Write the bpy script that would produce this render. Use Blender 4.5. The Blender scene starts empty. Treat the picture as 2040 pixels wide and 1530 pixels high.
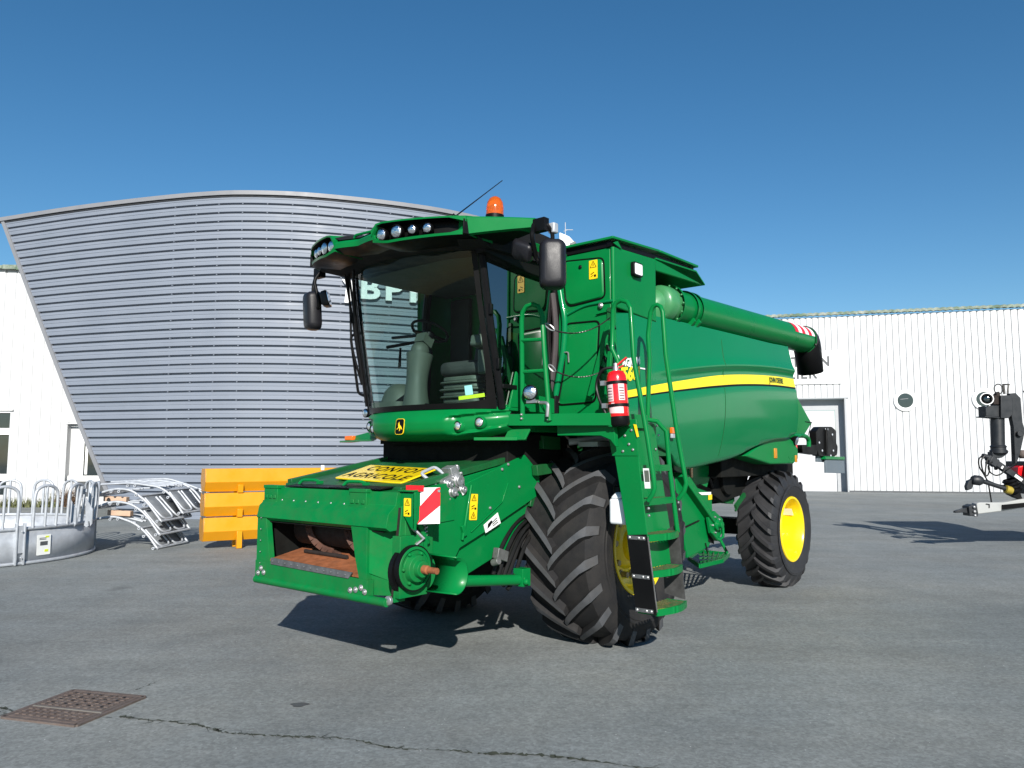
import bpy, bmesh, math, random
from mathutils import Vector, Matrix, noise
random.seed(7)
C = bpy.context
D = bpy.data
R = math.radians
sc = C.scene
PI = math.pi
X, Y, Z = Vector((1, 0, 0)), Vector((0, 1, 0)), Vector((0, 0, 1))

# ------------------------------------------------------------------ camera, sky, sun, exposure
cam_d = D.cameras.new('camera')
cam_d.sensor_fit = 'HORIZONTAL'
cam_d.sensor_width = 36.0
cam_d.lens = 36.0 * 1530.0 / 2040.0
cam_d.clip_start = 0.05
cam_d.clip_end = 3000
cam = D.objects.new('camera', cam_d)
sc.collection.objects.link(cam)
cam.location = (0, 0, 1.6)
cam.rotation_euler = (R(90 + 5.35), 0, 0)
sc.camera = cam

SUN = Vector((0.22, -1.9, 1.0)).normalized()          # direction towards the sun
w = D.worlds.new('World')
sc.world = w
w.use_nodes = True
nt = w.node_tree
nt.nodes.clear()
wo = nt.nodes.new('ShaderNodeOutputWorld')
bg = nt.nodes.new('ShaderNodeBackground')
sky = nt.nodes.new('ShaderNodeTexSky')
sky.sky_type = 'NISHITA'
sky.sun_disc = False
sky.sun_elevation = math.asin(SUN.z)
sky.sun_rotation = math.atan2(SUN.x, SUN.y)
sky.altitude = 100
sky.air_density = 1.0
sky.dust_density = 0.1
sky.ozone_density = 3.2
bg.inputs[1].default_value = 0.068
hs = nt.nodes.new('ShaderNodeHueSaturation')
hs.inputs['Hue'].default_value = 0.495
hs.inputs['Saturation'].default_value = 1.24
nt.links.new(sky.outputs[0], hs.inputs['Color'])
nt.links.new(hs.outputs[0], bg.inputs[0])
nt.links.new(bg.outputs[0], wo.inputs[0])
ld = D.lights.new('sun', 'SUN')
ld.energy = 4.4
ld.angle = R(0.53)
ld.color = (1.0, 0.955, 0.885)
sun = D.objects.new('sun', ld)
sc.collection.objects.link(sun)
sun.location = SUN * 60
sun.rotation_euler = SUN.to_track_quat('Z', 'Y').to_euler()
sc.view_settings.view_transform = 'Standard'
sc.view_settings.look = 'None'
sc.view_settings.gamma = 1
sc.view_settings.use_curve_mapping = False
sc.view_settings.exposure = 0.72
sc.cycles.max_bounces = 10
sc.cycles.transparent_max_bounces = 16
sc.cycles.use_denoising = True

# ------------------------------------------------------------------ materials
def mat(name, col, rough=0.5, metal=0.0, coat=0.0, var=0.12, scale=6.0, bump=0.0, bscale=60.0,
        dirt=0.0, dcol=(0.16, 0.13, 0.10), dscale=3.0, spec=0.5, dlow=None):
    m = D.materials.new(name)
    m.use_nodes = True
    t = m.node_tree
    n = t.nodes
    L = t.links.new
    p = n['Principled BSDF']
    p.inputs['Metallic'].default_value = metal
    p.inputs['Coat Weight'].default_value = coat
    p.inputs['Coat Roughness'].default_value = 0.06
    p.inputs['Specular IOR Level'].default_value = spec
    tc = n.new('ShaderNodeTexCoord')
    nz = n.new('ShaderNodeTexNoise')
    nz.inputs['Scale'].default_value = scale
    nz.inputs['Detail'].default_value = 6
    nz.inputs['Roughness'].default_value = 0.6
    L(tc.outputs['Object'], nz.inputs['Vector'])
    mr = n.new('ShaderNodeMapRange')
    mr.inputs[1].default_value = 0.25
    mr.inputs[2].default_value = 0.75
    mr.inputs[3].default_value = 1 - var
    mr.inputs[4].default_value = 1 + var
    L(nz.outputs[0], mr.inputs[0])
    mx = n.new('ShaderNodeMix')
    mx.data_type = 'RGBA'
    mx.blend_type = 'MULTIPLY'
    mx.inputs[0].default_value = 1
    mx.inputs[6].default_value = (*col, 1)
    L(mr.outputs[0], mx.inputs[7])
    out = mx.outputs[2]
    if dirt > 0:
        n2 = n.new('ShaderNodeTexNoise')
        n2.inputs['Scale'].default_value = dscale
        n2.inputs['Detail'].default_value = 9
        n2.inputs['Roughness'].default_value = 0.72
        L(tc.outputs['Object'], n2.inputs['Vector'])
        m2 = n.new('ShaderNodeMapRange')
        m2.inputs[1].default_value = 0.42
        m2.inputs[2].default_value = 0.72
        m2.inputs[3].default_value = 0
        m2.inputs[4].default_value = dirt
        L(n2.outputs[0], m2.inputs[0])
        mx2 = n.new('ShaderNodeMix')
        mx2.data_type = 'RGBA'
        L(m2.outputs[0], mx2.inputs[0])
        L(out, mx2.inputs[6])
        mx2.inputs[7].default_value = (*dcol, 1)
        out = mx2.outputs[2]
    L(out, p.inputs['Base Color'])
    r2 = n.new('ShaderNodeMapRange')
    r2.inputs[1].default_value = 0.3
    r2.inputs[2].default_value = 0.7
    r2.inputs[3].default_value = max(0.02, rough * 0.8)
    r2.inputs[4].default_value = min(1, rough * 1.25)
    L(nz.outputs[0], r2.inputs[0])
    L(r2.outputs[0], p.inputs['Roughness'])
    if bump > 0:
        n3 = n.new('ShaderNodeTexNoise')
        n3.inputs['Scale'].default_value = bscale
        n3.inputs['Detail'].default_value = 4
        L(tc.outputs['Object'], n3.inputs['Vector'])
        b = n.new('ShaderNodeBump')
        b.inputs['Strength'].default_value = bump
        b.inputs['Distance'].default_value = 0.01
        L(n3.outputs[0], b.inputs['Height'])
        L(b.outputs[0], p.inputs['Normal'])
    return m

def glass(name, tint, refl=1.0):
    m = D.materials.new(name)
    m.use_nodes = True
    t = m.node_tree
    n = t.nodes
    L = t.links.new
    n.clear()
    o = n.new('ShaderNodeOutputMaterial')
    tr = n.new('ShaderNodeBsdfTransparent')
    tr.inputs[0].default_value = (*tint, 1)
    gl = n.new('ShaderNodeBsdfGlossy')
    gl.inputs['Roughness'].default_value = 0.01
    fr = n.new('ShaderNodeFresnel')
    fr.inputs[0].default_value = 1.5
    mu = n.new('ShaderNodeMath')
    mu.operation = 'MULTIPLY'
    mu.inputs[1].default_value = refl
    mix = n.new('ShaderNodeMixShader')
    nz = n.new('ShaderNodeTexNoise')
    nz.inputs['Scale'].default_value = 2.5
    b = n.new('ShaderNodeBump')
    b.inputs['Strength'].default_value = 0.02
    tc = n.new('ShaderNodeTexCoord')
    L(tc.outputs['Object'], nz.inputs['Vector'])
    L(nz.outputs[0], b.inputs['Height'])
    L(b.outputs[0], gl.inputs['Normal'])
    L(fr.outputs[0], mu.inputs[0])
    L(mu.outputs[0], mix.inputs[0])
    L(tr.outputs[0], mix.inputs[1])
    L(gl.outputs[0], mix.inputs[2])
    L(mix.outputs[0], o.inputs[0])
    return m

GREEN = (0.0012, 0.157, 0.036)
M = {}
M['green'] = mat('green_paint', GREEN, 0.3, coat=0.04, spec=0.14, var=0.09, scale=2.0, dirt=0.22, dcol=(0.014, 0.125, 0.040), dscale=5)
M['green_gloss'] = mat('green_gloss_panel', (0.0012, 0.165, 0.052), 0.2, coat=0.24, spec=0.2, var=0.05, scale=1.2, bump=0.06, bscale=2.4, dirt=0.10, dcol=(0.01, 0.16, 0.06), dscale=3.2)
M['green_worn'] = mat('green_worn_paint', GREEN, 0.42, coat=0.0, spec=0.12, var=0.12, scale=5, dirt=0.30, dcol=(0.06, 0.09, 0.04), dscale=7)
M['green_dark'] = mat('green_frame_paint', (0.003, 0.09, 0.022), 0.45, var=0.2, scale=5, dirt=0.45, dcol=(0.03, 0.035, 0.02), dscale=6)
M['yellow'] = mat('yellow_wheel_paint', (0.86, 0.62, 0.004), 0.3, coat=0.3, var=0.05, dirt=0.12, dcol=(0.45, 0.33, 0.03))
M['yellow_decal'] = mat('yellow_decal', (0.86, 0.68, 0.01), 0.35, var=0.03)
M['sticker'] = mat('sticker_yellow', (0.86, 0.58, 0.01), 0.4, var=0.04)
M['sign_yellow'] = mat('sign_yellow', (0.88, 0.62, 0.01), 0.2, var=0.04, coat=0.5)
M['ink'] = mat('black_ink', (0.004, 0.004, 0.004), 0.4, var=0.05, spec=0.12)
M['black'] = mat('black_plastic', (0.004, 0.004, 0.0045), 0.45, var=0.15, bump=0.1, bscale=250, spec=0.16)
M['black_mirror'] = mat('black_mirror_shell', (0.010, 0.010, 0.013), 0.4, var=0.1, bump=0.12, bscale=260, spec=0.35)
M['dark'] = mat('dark_machinery', (0.005, 0.0055, 0.005), 0.8, var=0.4, scale=9, dirt=0.3, dcol=(0.014, 0.013, 0.010), dscale=12, spec=0.2)
M['rubber'] = mat('tyre_rubber', (0.0115, 0.0115, 0.0125), 0.75, var=0.25, scale=7, bump=0.2, bscale=90, dirt=0.42, dcol=(0.044, 0.039, 0.034), dscale=3.2, spec=0.3)
M['rubber_top'] = mat('worn_lug_rubber', (0.064, 0.067, 0.073), 0.7, var=0.2, scale=9, bump=0.2, bscale=90, dirt=0.3, dcol=(0.10, 0.085, 0.068), dscale=5, spec=0.3)
M['rubber_clean'] = mat('tyre_rubber_new', (0.016, 0.0165, 0.019), 0.6, var=0.15, scale=7, bump=0.15, bscale=90, dirt=0.12, dcol=(0.08, 0.07, 0.06), dscale=4)
M['rust'] = mat('rusty_steel', (0.27, 0.085, 0.028), 0.75, var=0.35, scale=14, bump=0.4, bscale=90, dirt=0.5, dcol=(0.12, 0.055, 0.03), dscale=9)
M['rust_dark'] = mat('rusty_dark_steel', (0.014, 0.008, 0.006), 0.8, var=0.35, scale=14, bump=0.3, bscale=90)
M['steel'] = mat('bare_steel', (0.42, 0.42, 0.42), 0.42, metal=0.8, var=0.2, scale=12)
M['chrome'] = mat('lamp_chrome', (0.82, 0.82, 0.84), 0.14, metal=1.0, var=0.08, scale=20, bump=0.5, bscale=55)
M['galva'] = mat('galvanised_steel', (0.42, 0.445, 0.48), 0.5, metal=0.3, var=0.16, scale=9, dirt=0.25, dcol=(0.36, 0.38, 0.40), dscale=6)
M['grey_strip'] = mat('grey_wear_steel', (0.12, 0.125, 0.13), 0.55, metal=0.4, var=0.3, scale=18)
M['white'] = mat('white_plastic', (0.78, 0.78, 0.77), 0.4, var=0.04)
M['white_tank'] = mat('white_bottle_plastic', (0.75, 0.77, 0.80), 0.35, var=0.05, scale=3)
M['red'] = mat('red_reflective', (0.72, 0.012, 0.022), 0.35, var=0.06)
M['red_ext'] = mat('red_extinguisher_paint', (0.66, 0.008, 0.012), 0.22, coat=0.6, var=0.05)
M['orange'] = mat('orange_lens', (0.75, 0.13, 0.008), 0.15, coat=0.6, var=0.06)
M['cab_grey'] = mat('cab_interior_grey', (0.082, 0.094, 0.076), 0.55, var=0.1, dirt=0.1)
M['cab_dark'] = mat('cab_interior_dark', (0.035, 0.036, 0.034), 0.7, var=0.15)
M['cab_cloth'] = mat('cab_headliner', (0.055, 0.064, 0.048), 0.85, var=0.1, bump=0.3, bscale=150)
M['glass'] = glass('tinted_cab_glass', (0.76, 0.93, 0.90), 0.42)
M['glass_dark'] = glass('side_cab_glass', (0.09, 0.12, 0.16), 0.32)
M['mirror'] = mat('mirror_glass', (0.85, 0.87, 0.9), 0.03, metal=1.0, var=0.02)
M['clear_lens'] = mat('lamp_lens', (0.82, 0.83, 0.85), 0.12, metal=0.75, var=0.1, scale=30, coat=0.5)
M['hose'] = mat('hydraulic_hose', (0.006, 0.006, 0.006), 0.5, var=0.2, spec=0.25)
M['chain'] = mat('chain_steel', (0.06, 0.058, 0.055), 0.4, metal=0.7, var=0.2)
M['warehouse_white'] = mat('white_cladding', (0.50, 0.51, 0.52), 0.55, var=0.04, scale=0.6, dirt=0.06, dcol=(0.42, 0.42, 0.41), dscale=0.8)
M['roof_edge'] = mat('mossy_roof_edge', (0.10, 0.15, 0.10), 0.8, var=0.4, scale=3, dirt=0.85, dcol=(0.5, 0.49, 0.45), dscale=1.6)
M['clad_grey'] = mat('grey_blue_cladding', (0.186, 0.212, 0.258), 0.6, var=0.05, scale=0.8, dirt=0.15, dcol=(0.16, 0.178, 0.212), dscale=1.0)
M['clad_trim'] = mat('grey_trim', (0.21, 0.215, 0.23), 0.5, var=0.12, scale=2, dirt=0.3, dcol=(0.16, 0.155, 0.15), dscale=2)
M['shadow_gap'] = mat('dark_joint', (0.02, 0.022, 0.026), 0.8)
M['window'] = mat('window_pane', (0.012, 0.02, 0.022), 0.06, coat=0.8, var=0.2, spec=0.8)
M['door_white'] = mat('white_door_sheet', (0.50, 0.51, 0.53), 0.5, var=0.03)
M['letter_grey'] = mat('sign_letter_grey', (0.07, 0.075, 0.08), 0.5)
M['orange_steel'] = mat('yellow_orange_steel', (0.62, 0.265, 0.002), 0.4, coat=0.15, var=0.06, scale=3, dirt=0.14, dcol=(0.45, 0.22, 0.03), dscale=5)
M['paper'] = mat('paper_label', (0.75, 0.76, 0.74), 0.6, var=0.04)
M['machine_grey'] = mat('machine_dark_paint', (0.013, 0.015, 0.018), 0.45, var=0.2, scale=8)
M['weed'] = mat('dry_weed', (0.11, 0.12, 0.05), 0.8, var=0.4, scale=30)
M['brown_iron'] = mat('rusty_cast_iron', (0.115, 0.085, 0.072), 0.75, var=0.3, scale=14, bump=0.5, bscale=60, dirt=0.4, dcol=(0.09, 0.09, 0.085), dscale=6)
M['wood'] = mat('pale_wood_block', (0.45, 0.31, 0.22), 0.7, var=0.2)

def ground_mat():
    m = D.materials.new('asphalt')
    m.use_nodes = True
    t = m.node_tree
    n = t.nodes
    L = t.links.new
    p = n['Principled BSDF']
    tc = n.new('ShaderNodeTexCoord')
    def nz(s, d, r=0.6):
        q = n.new('ShaderNodeTexNoise')
        q.inputs['Scale'].default_value = s
        q.inputs['Detail'].default_value = d
        q.inputs['Roughness'].default_value = r
        L(tc.outputs['Object'], q.inputs['Vector'])
        return q
    def mr(src, a, b, c, d):
        q = n.new('ShaderNodeMapRange')
        q.inputs[1].default_value = a
        q.inputs[2].default_value = b
        q.inputs[3].default_value = c
        q.inputs[4].default_value = d
        L(src, q.inputs[0])
        return q.outputs[0]
    def mul(a, b):
        q = n.new('ShaderNodeMath')
        q.operation = 'MULTIPLY'
        L(a, q.inputs[0])
        L(b, q.inputs[1])
        return q.outputs[0]
    big = mr(nz(0.22, 5, 0.65).outputs[0], 0.3, 0.7, 0.80, 1.16)
    mp = n.new('ShaderNodeMapping')
    mp.inputs['Rotation'].default_value = (0, 0, 0.9)
    mp.inputs['Scale'].default_value = (0.25, 5.0, 1)
    L(tc.outputs['Object'], mp.inputs[0])
    st = nz(0.8, 5, 0.6)
    L(mp.outputs[0], st.inputs['Vector'])
    big = mul(big, mr(st.outputs[0], 0.35, 0.7, 0.93, 1.06))
    mid = mul(mr(nz(1.3, 8, 0.75).outputs[0], 0.3, 0.7, 0.85, 1.14), mr(nz(14, 5, 0.75).outputs[0], 0.3, 0.7, 0.86, 1.14))
    vg = n.new('ShaderNodeTexVoronoi')
    vg.inputs['Scale'].default_value = 55
    L(tc.outputs['Object'], vg.inputs['Vector'])
    gs = n.new('ShaderNodeSeparateColor')
    L(vg.outputs['Color'], gs.inputs[0])
    fine = mul(mr(nz(38, 6, 0.85).outputs[0], 0.32, 0.68, 0.80, 1.20), mr(gs.outputs[0], 0, 1, 0.84, 1.16))
    v = mul(mul(big, mid), fine)
    cr = n.new('ShaderNodeMix')
    cr.data_type = 'RGBA'
    L(mr(nz(0.5, 4).outputs[0], 0.4, 0.65, 0, 1), cr.inputs[0])
    cr.inputs[6].default_value = (0.182, 0.198, 0.198, 1)
    cr.inputs[7].default_value = (0.206, 0.215, 0.206, 1)
    mx = n.new('ShaderNodeMix')
    mx.data_type = 'RGBA'
    mx.blend_type = 'MULTIPLY'
    mx.inputs[0].default_value = 1
    L(cr.outputs[2], mx.inputs[6])
    L(v, mx.inputs[7])
    # pale grit
    vo = n.new('ShaderNodeTexVoronoi')
    vo.inputs['Scale'].default_value = 17
    L(tc.outputs['Object'], vo.inputs['Vector'])
    grit = mul(mr(vo.outputs['Distance'], 0.05, 0.09, 1, 0), mr(nz(9, 2).outputs[0], 0.56, 0.6, 0, 1))
    mx2 = n.new('ShaderNodeMix')
    mx2.data_type = 'RGBA'
    L(grit, mx2.inputs[0])
    L(mx.outputs[2], mx2.inputs[6])
    mx2.inputs[7].default_value = (0.5, 0.5, 0.49, 1)
    # dark oil spots
    sp = mr(nz(0.9, 3, 0.5).outputs[0], 0.68, 0.74, 1.0, 0.72)
    mx3 = n.new('ShaderNodeMix')
    mx3.data_type = 'RGBA'
    mx3.blend_type = 'MULTIPLY'
    mx3.inputs[0].default_value = 1
    L(mx2.outputs[2], mx3.inputs[6])
    L(sp, mx3.inputs[7])
    L(mx3.outputs[2], p.inputs['Base Color'])
    p.inputs['Roughness'].default_value = 0.86
    p.inputs['Specular IOR Level'].default_value = 0.3
    b = n.new('ShaderNodeBump')
    b.inputs['Strength'].default_value = 0.5
    b.inputs['Distance'].default_value = 0.006
    L(nz(110, 4, 0.75).outputs[0], b.inputs['Height'])
    L(b.outputs[0], p.inputs['Normal'])
    return m
M['asphalt'] = ground_mat()

# ------------------------------------------------------------------ mesh helpers
def V(*a):
    return Vector(a[0] if len(a) == 1 else a)

class MB:
    def __init__(self):
        self.v, self.f, self.mi, self.cur = [], [], [], 0
    def use(self, k):
        self.cur = k
        return self
    def add(self, vs, fs):
        b = len(self.v)
        self.v += [Vector(p) for p in vs]
        for f in fs:
            self.f.append([b + i for i in f])
            self.mi.append(self.cur)
        return self
    def poly(self, pts):
        return self.add(pts, [list(range(len(pts)))])
    def prism(self, pts, vec):
        pts = [Vector(p) for p in pts]
        vec = Vector(vec)
        n = len(pts)
        nrm = Vector((0, 0, 0))
        for i in range(n):
            nrm += pts[i].cross(pts[(i + 1) % n])
        if nrm.dot(vec) > 0:
            pts.reverse()
        vs = pts + [p + vec for p in pts]
        fs = [list(range(n)), [n + i for i in reversed(range(n))]]
        for i in range(n):
            j = (i + 1) % n
            fs.append([j, i, n + i, n + j])
        return self.add(vs, fs)
    def plate(self, pts, t):
        pts = [Vector(p) for p in pts]
        nrm = Vector((0, 0, 0))
        o = pts[0]
        for i in range(len(pts)):
            nrm += (pts[i] - o).cross(pts[(i + 1) % len(pts)] - o)
        return self.prism(pts, nrm.normalized() * t)
    def box(self, a, b):
        x0, y0, z0 = a
        x1, y1, z1 = b
        return self.prism([(x0, y0, z0), (x1, y0, z0), (x1, y1, z0), (x0, y1, z0)], (0, 0, z1 - z0))
    def obox(self, c, ux, uy, uz):
        c, ux, uy, uz = map(Vector, (c, ux, uy, uz))
        o = c - ux - uy - uz
        return self.prism([o, o + 2 * ux, o + 2 * ux + 2 * uy, o + 2 * uy], 2 * uz)
    def beam(self, a, b, w, h, up=(0, 0, 1)):
        a, b, up = Vector(a), Vector(b), Vector(up)
        d = (b - a).normalized()
        s = d.cross(up).normalized()
        u = s.cross(d)
        return self.obox((a + b) / 2, (b - a) / 2, s * w / 2, u * h / 2)
    def loft(self, rings, caps=True, closed=True):
        n = len(rings[0])
        vs = [p for r in rings for p in r]
        fs = []
        for k in range(len(rings) - 1):
            for i in range(n if closed else n - 1):
                j = (i + 1) % n
                fs.append([k * n + i, k * n + j, (k + 1) * n + j, (k + 1) * n + i])
        if caps:
            fs.append(list(reversed(range(n))))
            fs.append([(len(rings) - 1) * n + i for i in range(n)])
        return self.add(vs, fs)
    def tube(self, path, r, n=10, closed=False):
        P = [Vector(p) for p in path]
        k = len(P)
        rr = r if isinstance(r, (list, tuple)) else [r] * k
        T = []
        for i in range(k):
            if closed:
                t = P[(i + 1) % k] - P[i - 1]
            else:
                t = P[min(i + 1, k - 1)] - P[max(i - 1, 0)]
            T.append(t.normalized())
        u = T[0].orthogonal().normalized()
        rings = []
        for i in range(k):
            u = (u - T[i] * u.dot(T[i])).normalized()
            w_ = T[i].cross(u)
            rings.append([P[i] + (u * math.cos(2 * PI * a / n) + w_ * math.sin(2 * PI * a / n)) * rr[i] for a in range(n)])
        if closed:
            rings.append(rings[0])
        return self.loft(rings, caps=not closed)
    def lathe(self, prof, o, d, n=32, a0=0.0, a1=2 * PI, caps=False):
        o, d = Vector(o), Vector(d).normalized()
        u = d.orthogonal().normalized()
        if abs(d.z) < 0.9:
            u = Vector((0, 0, 1))
            u = (u - d * u.dot(d)).normalized()
        w_ = d.cross(u)
        full = abs(a1 - a0 - 2 * PI) < 1e-6
        m = n if full else n + 1
        rings = []
        for r, h in prof:
            rings.append([o + d * h + (u * math.cos(a0 + (a1 - a0) * i / n) + w_ * math.sin(a0 + (a1 - a0) * i / n)) * r for i in range(m)])
        return self.loft(rings, caps=caps, closed=full)
    def ball(self, c, r, n=16, sx=1, sy=1, sz=1):
        c = Vector(c)
        rings = []
        for k in range(1, n // 2):
            t = PI * k / (n // 2)
            rings.append([c + Vector((sx * r * math.sin(t) * math.cos(2 * PI * i / n), sy * r * math.sin(t) * math.sin(2 * PI * i / n), sz * r * math.cos(t))) for i in range(n)])
        return self.loft(rings)
    def bolt(self, c, d, r=0.012, h=0.01):
        return self.lathe([(r, 0), (r, h * 0.5), (r * 0.6, h), (0.0005, h)], c, d, 8)
    def mirror_y(self):
        b = len(self.v)
        nv = [Vector((p.x, -p.y, p.z)) for p in self.v]
        nf = [[b + i for i in reversed(f)] for f in self.f]
        self.v += nv
        self.mi += list(self.mi)
        self.f += nf
        return self
    def build(self, name, mats, parent=None, bevel=0.0, smooth=35, seg=2, fix=True, loc=None):
        me = D.meshes.new(name)
        me.from_pydata([tuple(p) for p in self.v], [], self.f)
        mats = mats if isinstance(mats, (list, tuple)) else [mats]
        for q in mats:
            me.materials.append(M[q])
        me.polygons.foreach_set('material_index', self.mi)
        bm = bmesh.new()
        bm.from_mesh(me)
        bmesh.ops.remove_doubles(bm, verts=bm.verts, dist=0.00005)
        if fix:
            bmesh.ops.recalc_face_normals(bm, faces=bm.faces)
        bm.to_mesh(me)
        bm.free()
        if smooth:
            me.polygons.foreach_set('use_smooth', [True] * len(me.polygons))
            me.set_sharp_from_angle(angle=R(smooth))
        me.update()
        o = D.objects.new(name, me)
        sc.collection.objects.link(o)
        if parent:
            o.parent = parent
        if loc:
            o.location = loc
        if bevel > 0:
            b = o.modifiers.new('bevel', 'BEVEL')
            b.width = bevel
            b.segments = seg
            b.limit_method = 'ANGLE'
            b.angle_limit = R(40)
            b.harden_normals = False
        return o

def tag(o, label=None, cat=None, group=None, kind=None):
    if label: o['label'] = label
    if cat: o['category'] = cat
    if group: o['group'] = group
    if kind: o['kind'] = kind
    return o

def thing(name, label, cat, loc=(0, 0, 0), rz=0.0, group=None):
    o = D.objects.new(name, None)
    o.empty_display_size = 0.3
    sc.collection.objects.link(o)
    o.location = loc
    o.rotation_euler = (0, 0, rz)
    return tag(o, label, cat, group)

def rnd(path, r, n=5, closed=False):
    """round the corners of a polyline"""
    P = [Vector(p) for p in path]
    k = len(P)
    out = []
    for i in range(k):
        if not closed and i in (0, k - 1):
            out.append(P[i])
            continue
        a, b, c = P[i - 1], P[i], P[(i + 1) % k]
        d0, d1 = min(r, (a - b).length * 0.49), min(r, (c - b).length * 0.49)
        p0, p1 = b + (a - b).normalized() * d0, b + (c - b).normalized() * d1
        for s in range(n + 1):
            t = s / n
            out.append(p0 * (1 - t) ** 2 + b * 2 * t * (1 - t) + p1 * t ** 2)
    return out

def crom(path, n=6, closed=False):
    P = [Vector(p) for p in path]
    k = len(P)
    out = []
    for i in range(k if closed else k - 1):
        if closed:
            a, b, c, d = P[i - 1], P[i], P[(i + 1) % k], P[(i + 2) % k]
        else:
            a, b, c, d = P[max(i - 1, 0)], P[i], P[i + 1], P[min(i + 2, k - 1)]
        for s in range(n):
            t = s / n
            out.append(0.5 * ((2 * b) + (c - a) * t + (2 * a - 5 * b + 4 * c - d) * t * t + (3 * b - a - 3 * c + d) * t ** 3))
    if not closed:
        out.append(P[-1])
    return out

def interp(xs, ys, x):
    if x <= xs[0]: return ys[0]
    for i in range(len(xs) - 1):
        if x <= xs[i + 1]:
            t = (x - xs[i]) / (xs[i + 1] - xs[i])
            return ys[i] + (ys[i + 1] - ys[i]) * t
    return ys[-1]

def sinterp(xs, ys, x):
    """smooth (monotone-ish hermite) interpolation"""
    if x <= xs[0]: return ys[0]
    if x >= xs[-1]: return ys[-1]
    n = len(xs)
    for i in range(n - 1):
        if x <= xs[i + 1]:
            h = xs[i + 1] - xs[i]
            t = (x - xs[i]) / h
            m0 = (ys[i + 1] - ys[max(i - 1, 0)]) / (xs[i + 1] - xs[max(i - 1, 0)])
            m1 = (ys[min(i + 2, n - 1)] - ys[i]) / (xs[min(i + 2, n - 1)] - xs[i])
            return ((2 * t ** 3 - 3 * t * t + 1) * ys[i] + (t ** 3 - 2 * t * t + t) * h * m0
                    + (-2 * t ** 3 + 3 * t * t) * ys[i + 1] + (t ** 3 - t * t) * h * m1)

class Frame:
    def __init__(self, o, ux, uy):
        self.o, self.x, self.y = Vector(o), Vector(ux).normalized(), Vector(uy).normalized()
        self.n = self.x.cross(self.y).normalized()
        self.y = self.n.cross(self.x)
    def __call__(self, a, b, c=0.0):
        return self.o + self.x * a + self.y * b + self.n * c

def rrect(fr, w_, h, r, c=0.0, n=5, cx=0.0, cy=0.0):
    pts = []
    for (sx, sy, a) in ((1, 1, 0), (-1, 1, 90), (-1, -1, 180), (1, -1, 270)):
        for k in range(n + 1):
            t = R(a + 90 * k / n)
            pts.append(fr(cx + sx * (w_ / 2 - r) + r * math.cos(t), cy + sy * (h / 2 - r) + r * math.sin(t), c))
    return pts

def text_mb(mb, s, fr, size, depth=0.003, align='CENTER', bold=0.0, shear=0.0, sx=1.0, spacing=1.0):
    cu = D.curves.new('lettering', 'FONT')
    cu.body = s
    cu.size = size
    cu.align_x = align
    cu.align_y = 'CENTER'
    cu.offset = bold
    cu.shear = shear
    cu.space_character = spacing
    cu.resolution_u = 3
    o = D.objects.new('lettering', cu)
    sc.collection.objects.link(o)
    C.view_layer.update()
    me = D.meshes.new_from_object(o.evaluated_get(C.evaluated_depsgraph_get()))
    bm = bmesh.new()
    bm.from_mesh(me)
    ret = bmesh.ops.extrude_face_region(bm, geom=bm.faces[:])
    for e in ret['geom']:
        if isinstance(e, bmesh.types.BMVert):
            e.co.z += 1
    bm.verts.index_update()
    vs = [fr(v.co.x * sx, v.co.y, depth if v.co.z > 0.5 else 0.0) for v in bm.verts]
    fs = [[v.index for v in f.verts] for f in bm.faces]
    bm.free()
    D.objects.remove(o)
    D.curves.remove(cu)
    D.meshes.remove(me)
    return mb.add(vs, fs)

def warning_sticker(parent, fr, w_, h, marks=2):
    """yellow pictogram sticker: triangles and little glyph bars in black on a thin yellow sheet"""
    mb = MB()
    mb.prism(rrect(fr, w_, h, 0.006, 0.0, 2), fr.n * 0.003)
    mb.use(1)
    hh = h / marks
    for k in range(marks):
        cy = h / 2 - hh * (k + 0.5)
        if k % 2 == 0:
            s = min(w_, hh) * 0.40
            a = [(0, s), (s * 0.95, -s * 0.7), (-s * 0.95, -s * 0.7)]
            for i in range(3):
                p, q = a[i], a[(i + 1) % 3]
                mb.beam(fr(p[0], cy + p[1], 0.0035), fr(q[0], cy + q[1], 0.0035), w_ * 0.05, 0.002, fr.n)
            mb.beam(fr(0, cy + s * 0.35, 0.0035), fr(0, cy - s * 0.4, 0.0035), w_ * 0.07, 0.002, fr.n)
        else:
            mb.beam(fr(-w_ * 0.3, cy, 0.0035), fr(w_ * 0.1, cy + hh * 0.2, 0.0035), w_ * 0.08, 0.002, fr.n)
            mb.obox(fr(w_ * 0.22, cy - hh * 0.18, 0.0035), fr.x * w_ * 0.12, fr.y * hh * 0.12, fr.n * 0.001)
            mb.beam(fr(-w_ * 0.3, cy - hh * 0.25, 0.0035), fr(w_ * 0.02, cy - hh * 0.1, 0.0035), w_ * 0.06, 0.002, fr.n)
    return mb.build('warning_sticker', ['sticker', 'ink'], parent, smooth=0)

def lamp(parent, name, c, d, r, depth=0.07, shell='black', lens='chrome', ry=None):
    """round work lamp: dark bowl, bright reflector, bezel ring; one mesh"""
    mb = MB()
    mb.lathe([(r * 0.35, -depth), (r * 0.9, -depth * 0.6), (r * 1.06, -0.01), (r * 1.08, 0.008), (r * 0.98, 0.012)], c, d, 24)
    mb.use(1)
    mb.lathe([(r * 0.98, 0.006), (r * 0.9, 0.012), (r * 0.6, 0.019), (r * 0.25, 0.022), (0.0004, 0.0225)], c, d, 24)
    return mb.build(name, [shell, lens], parent, smooth=50)

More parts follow.
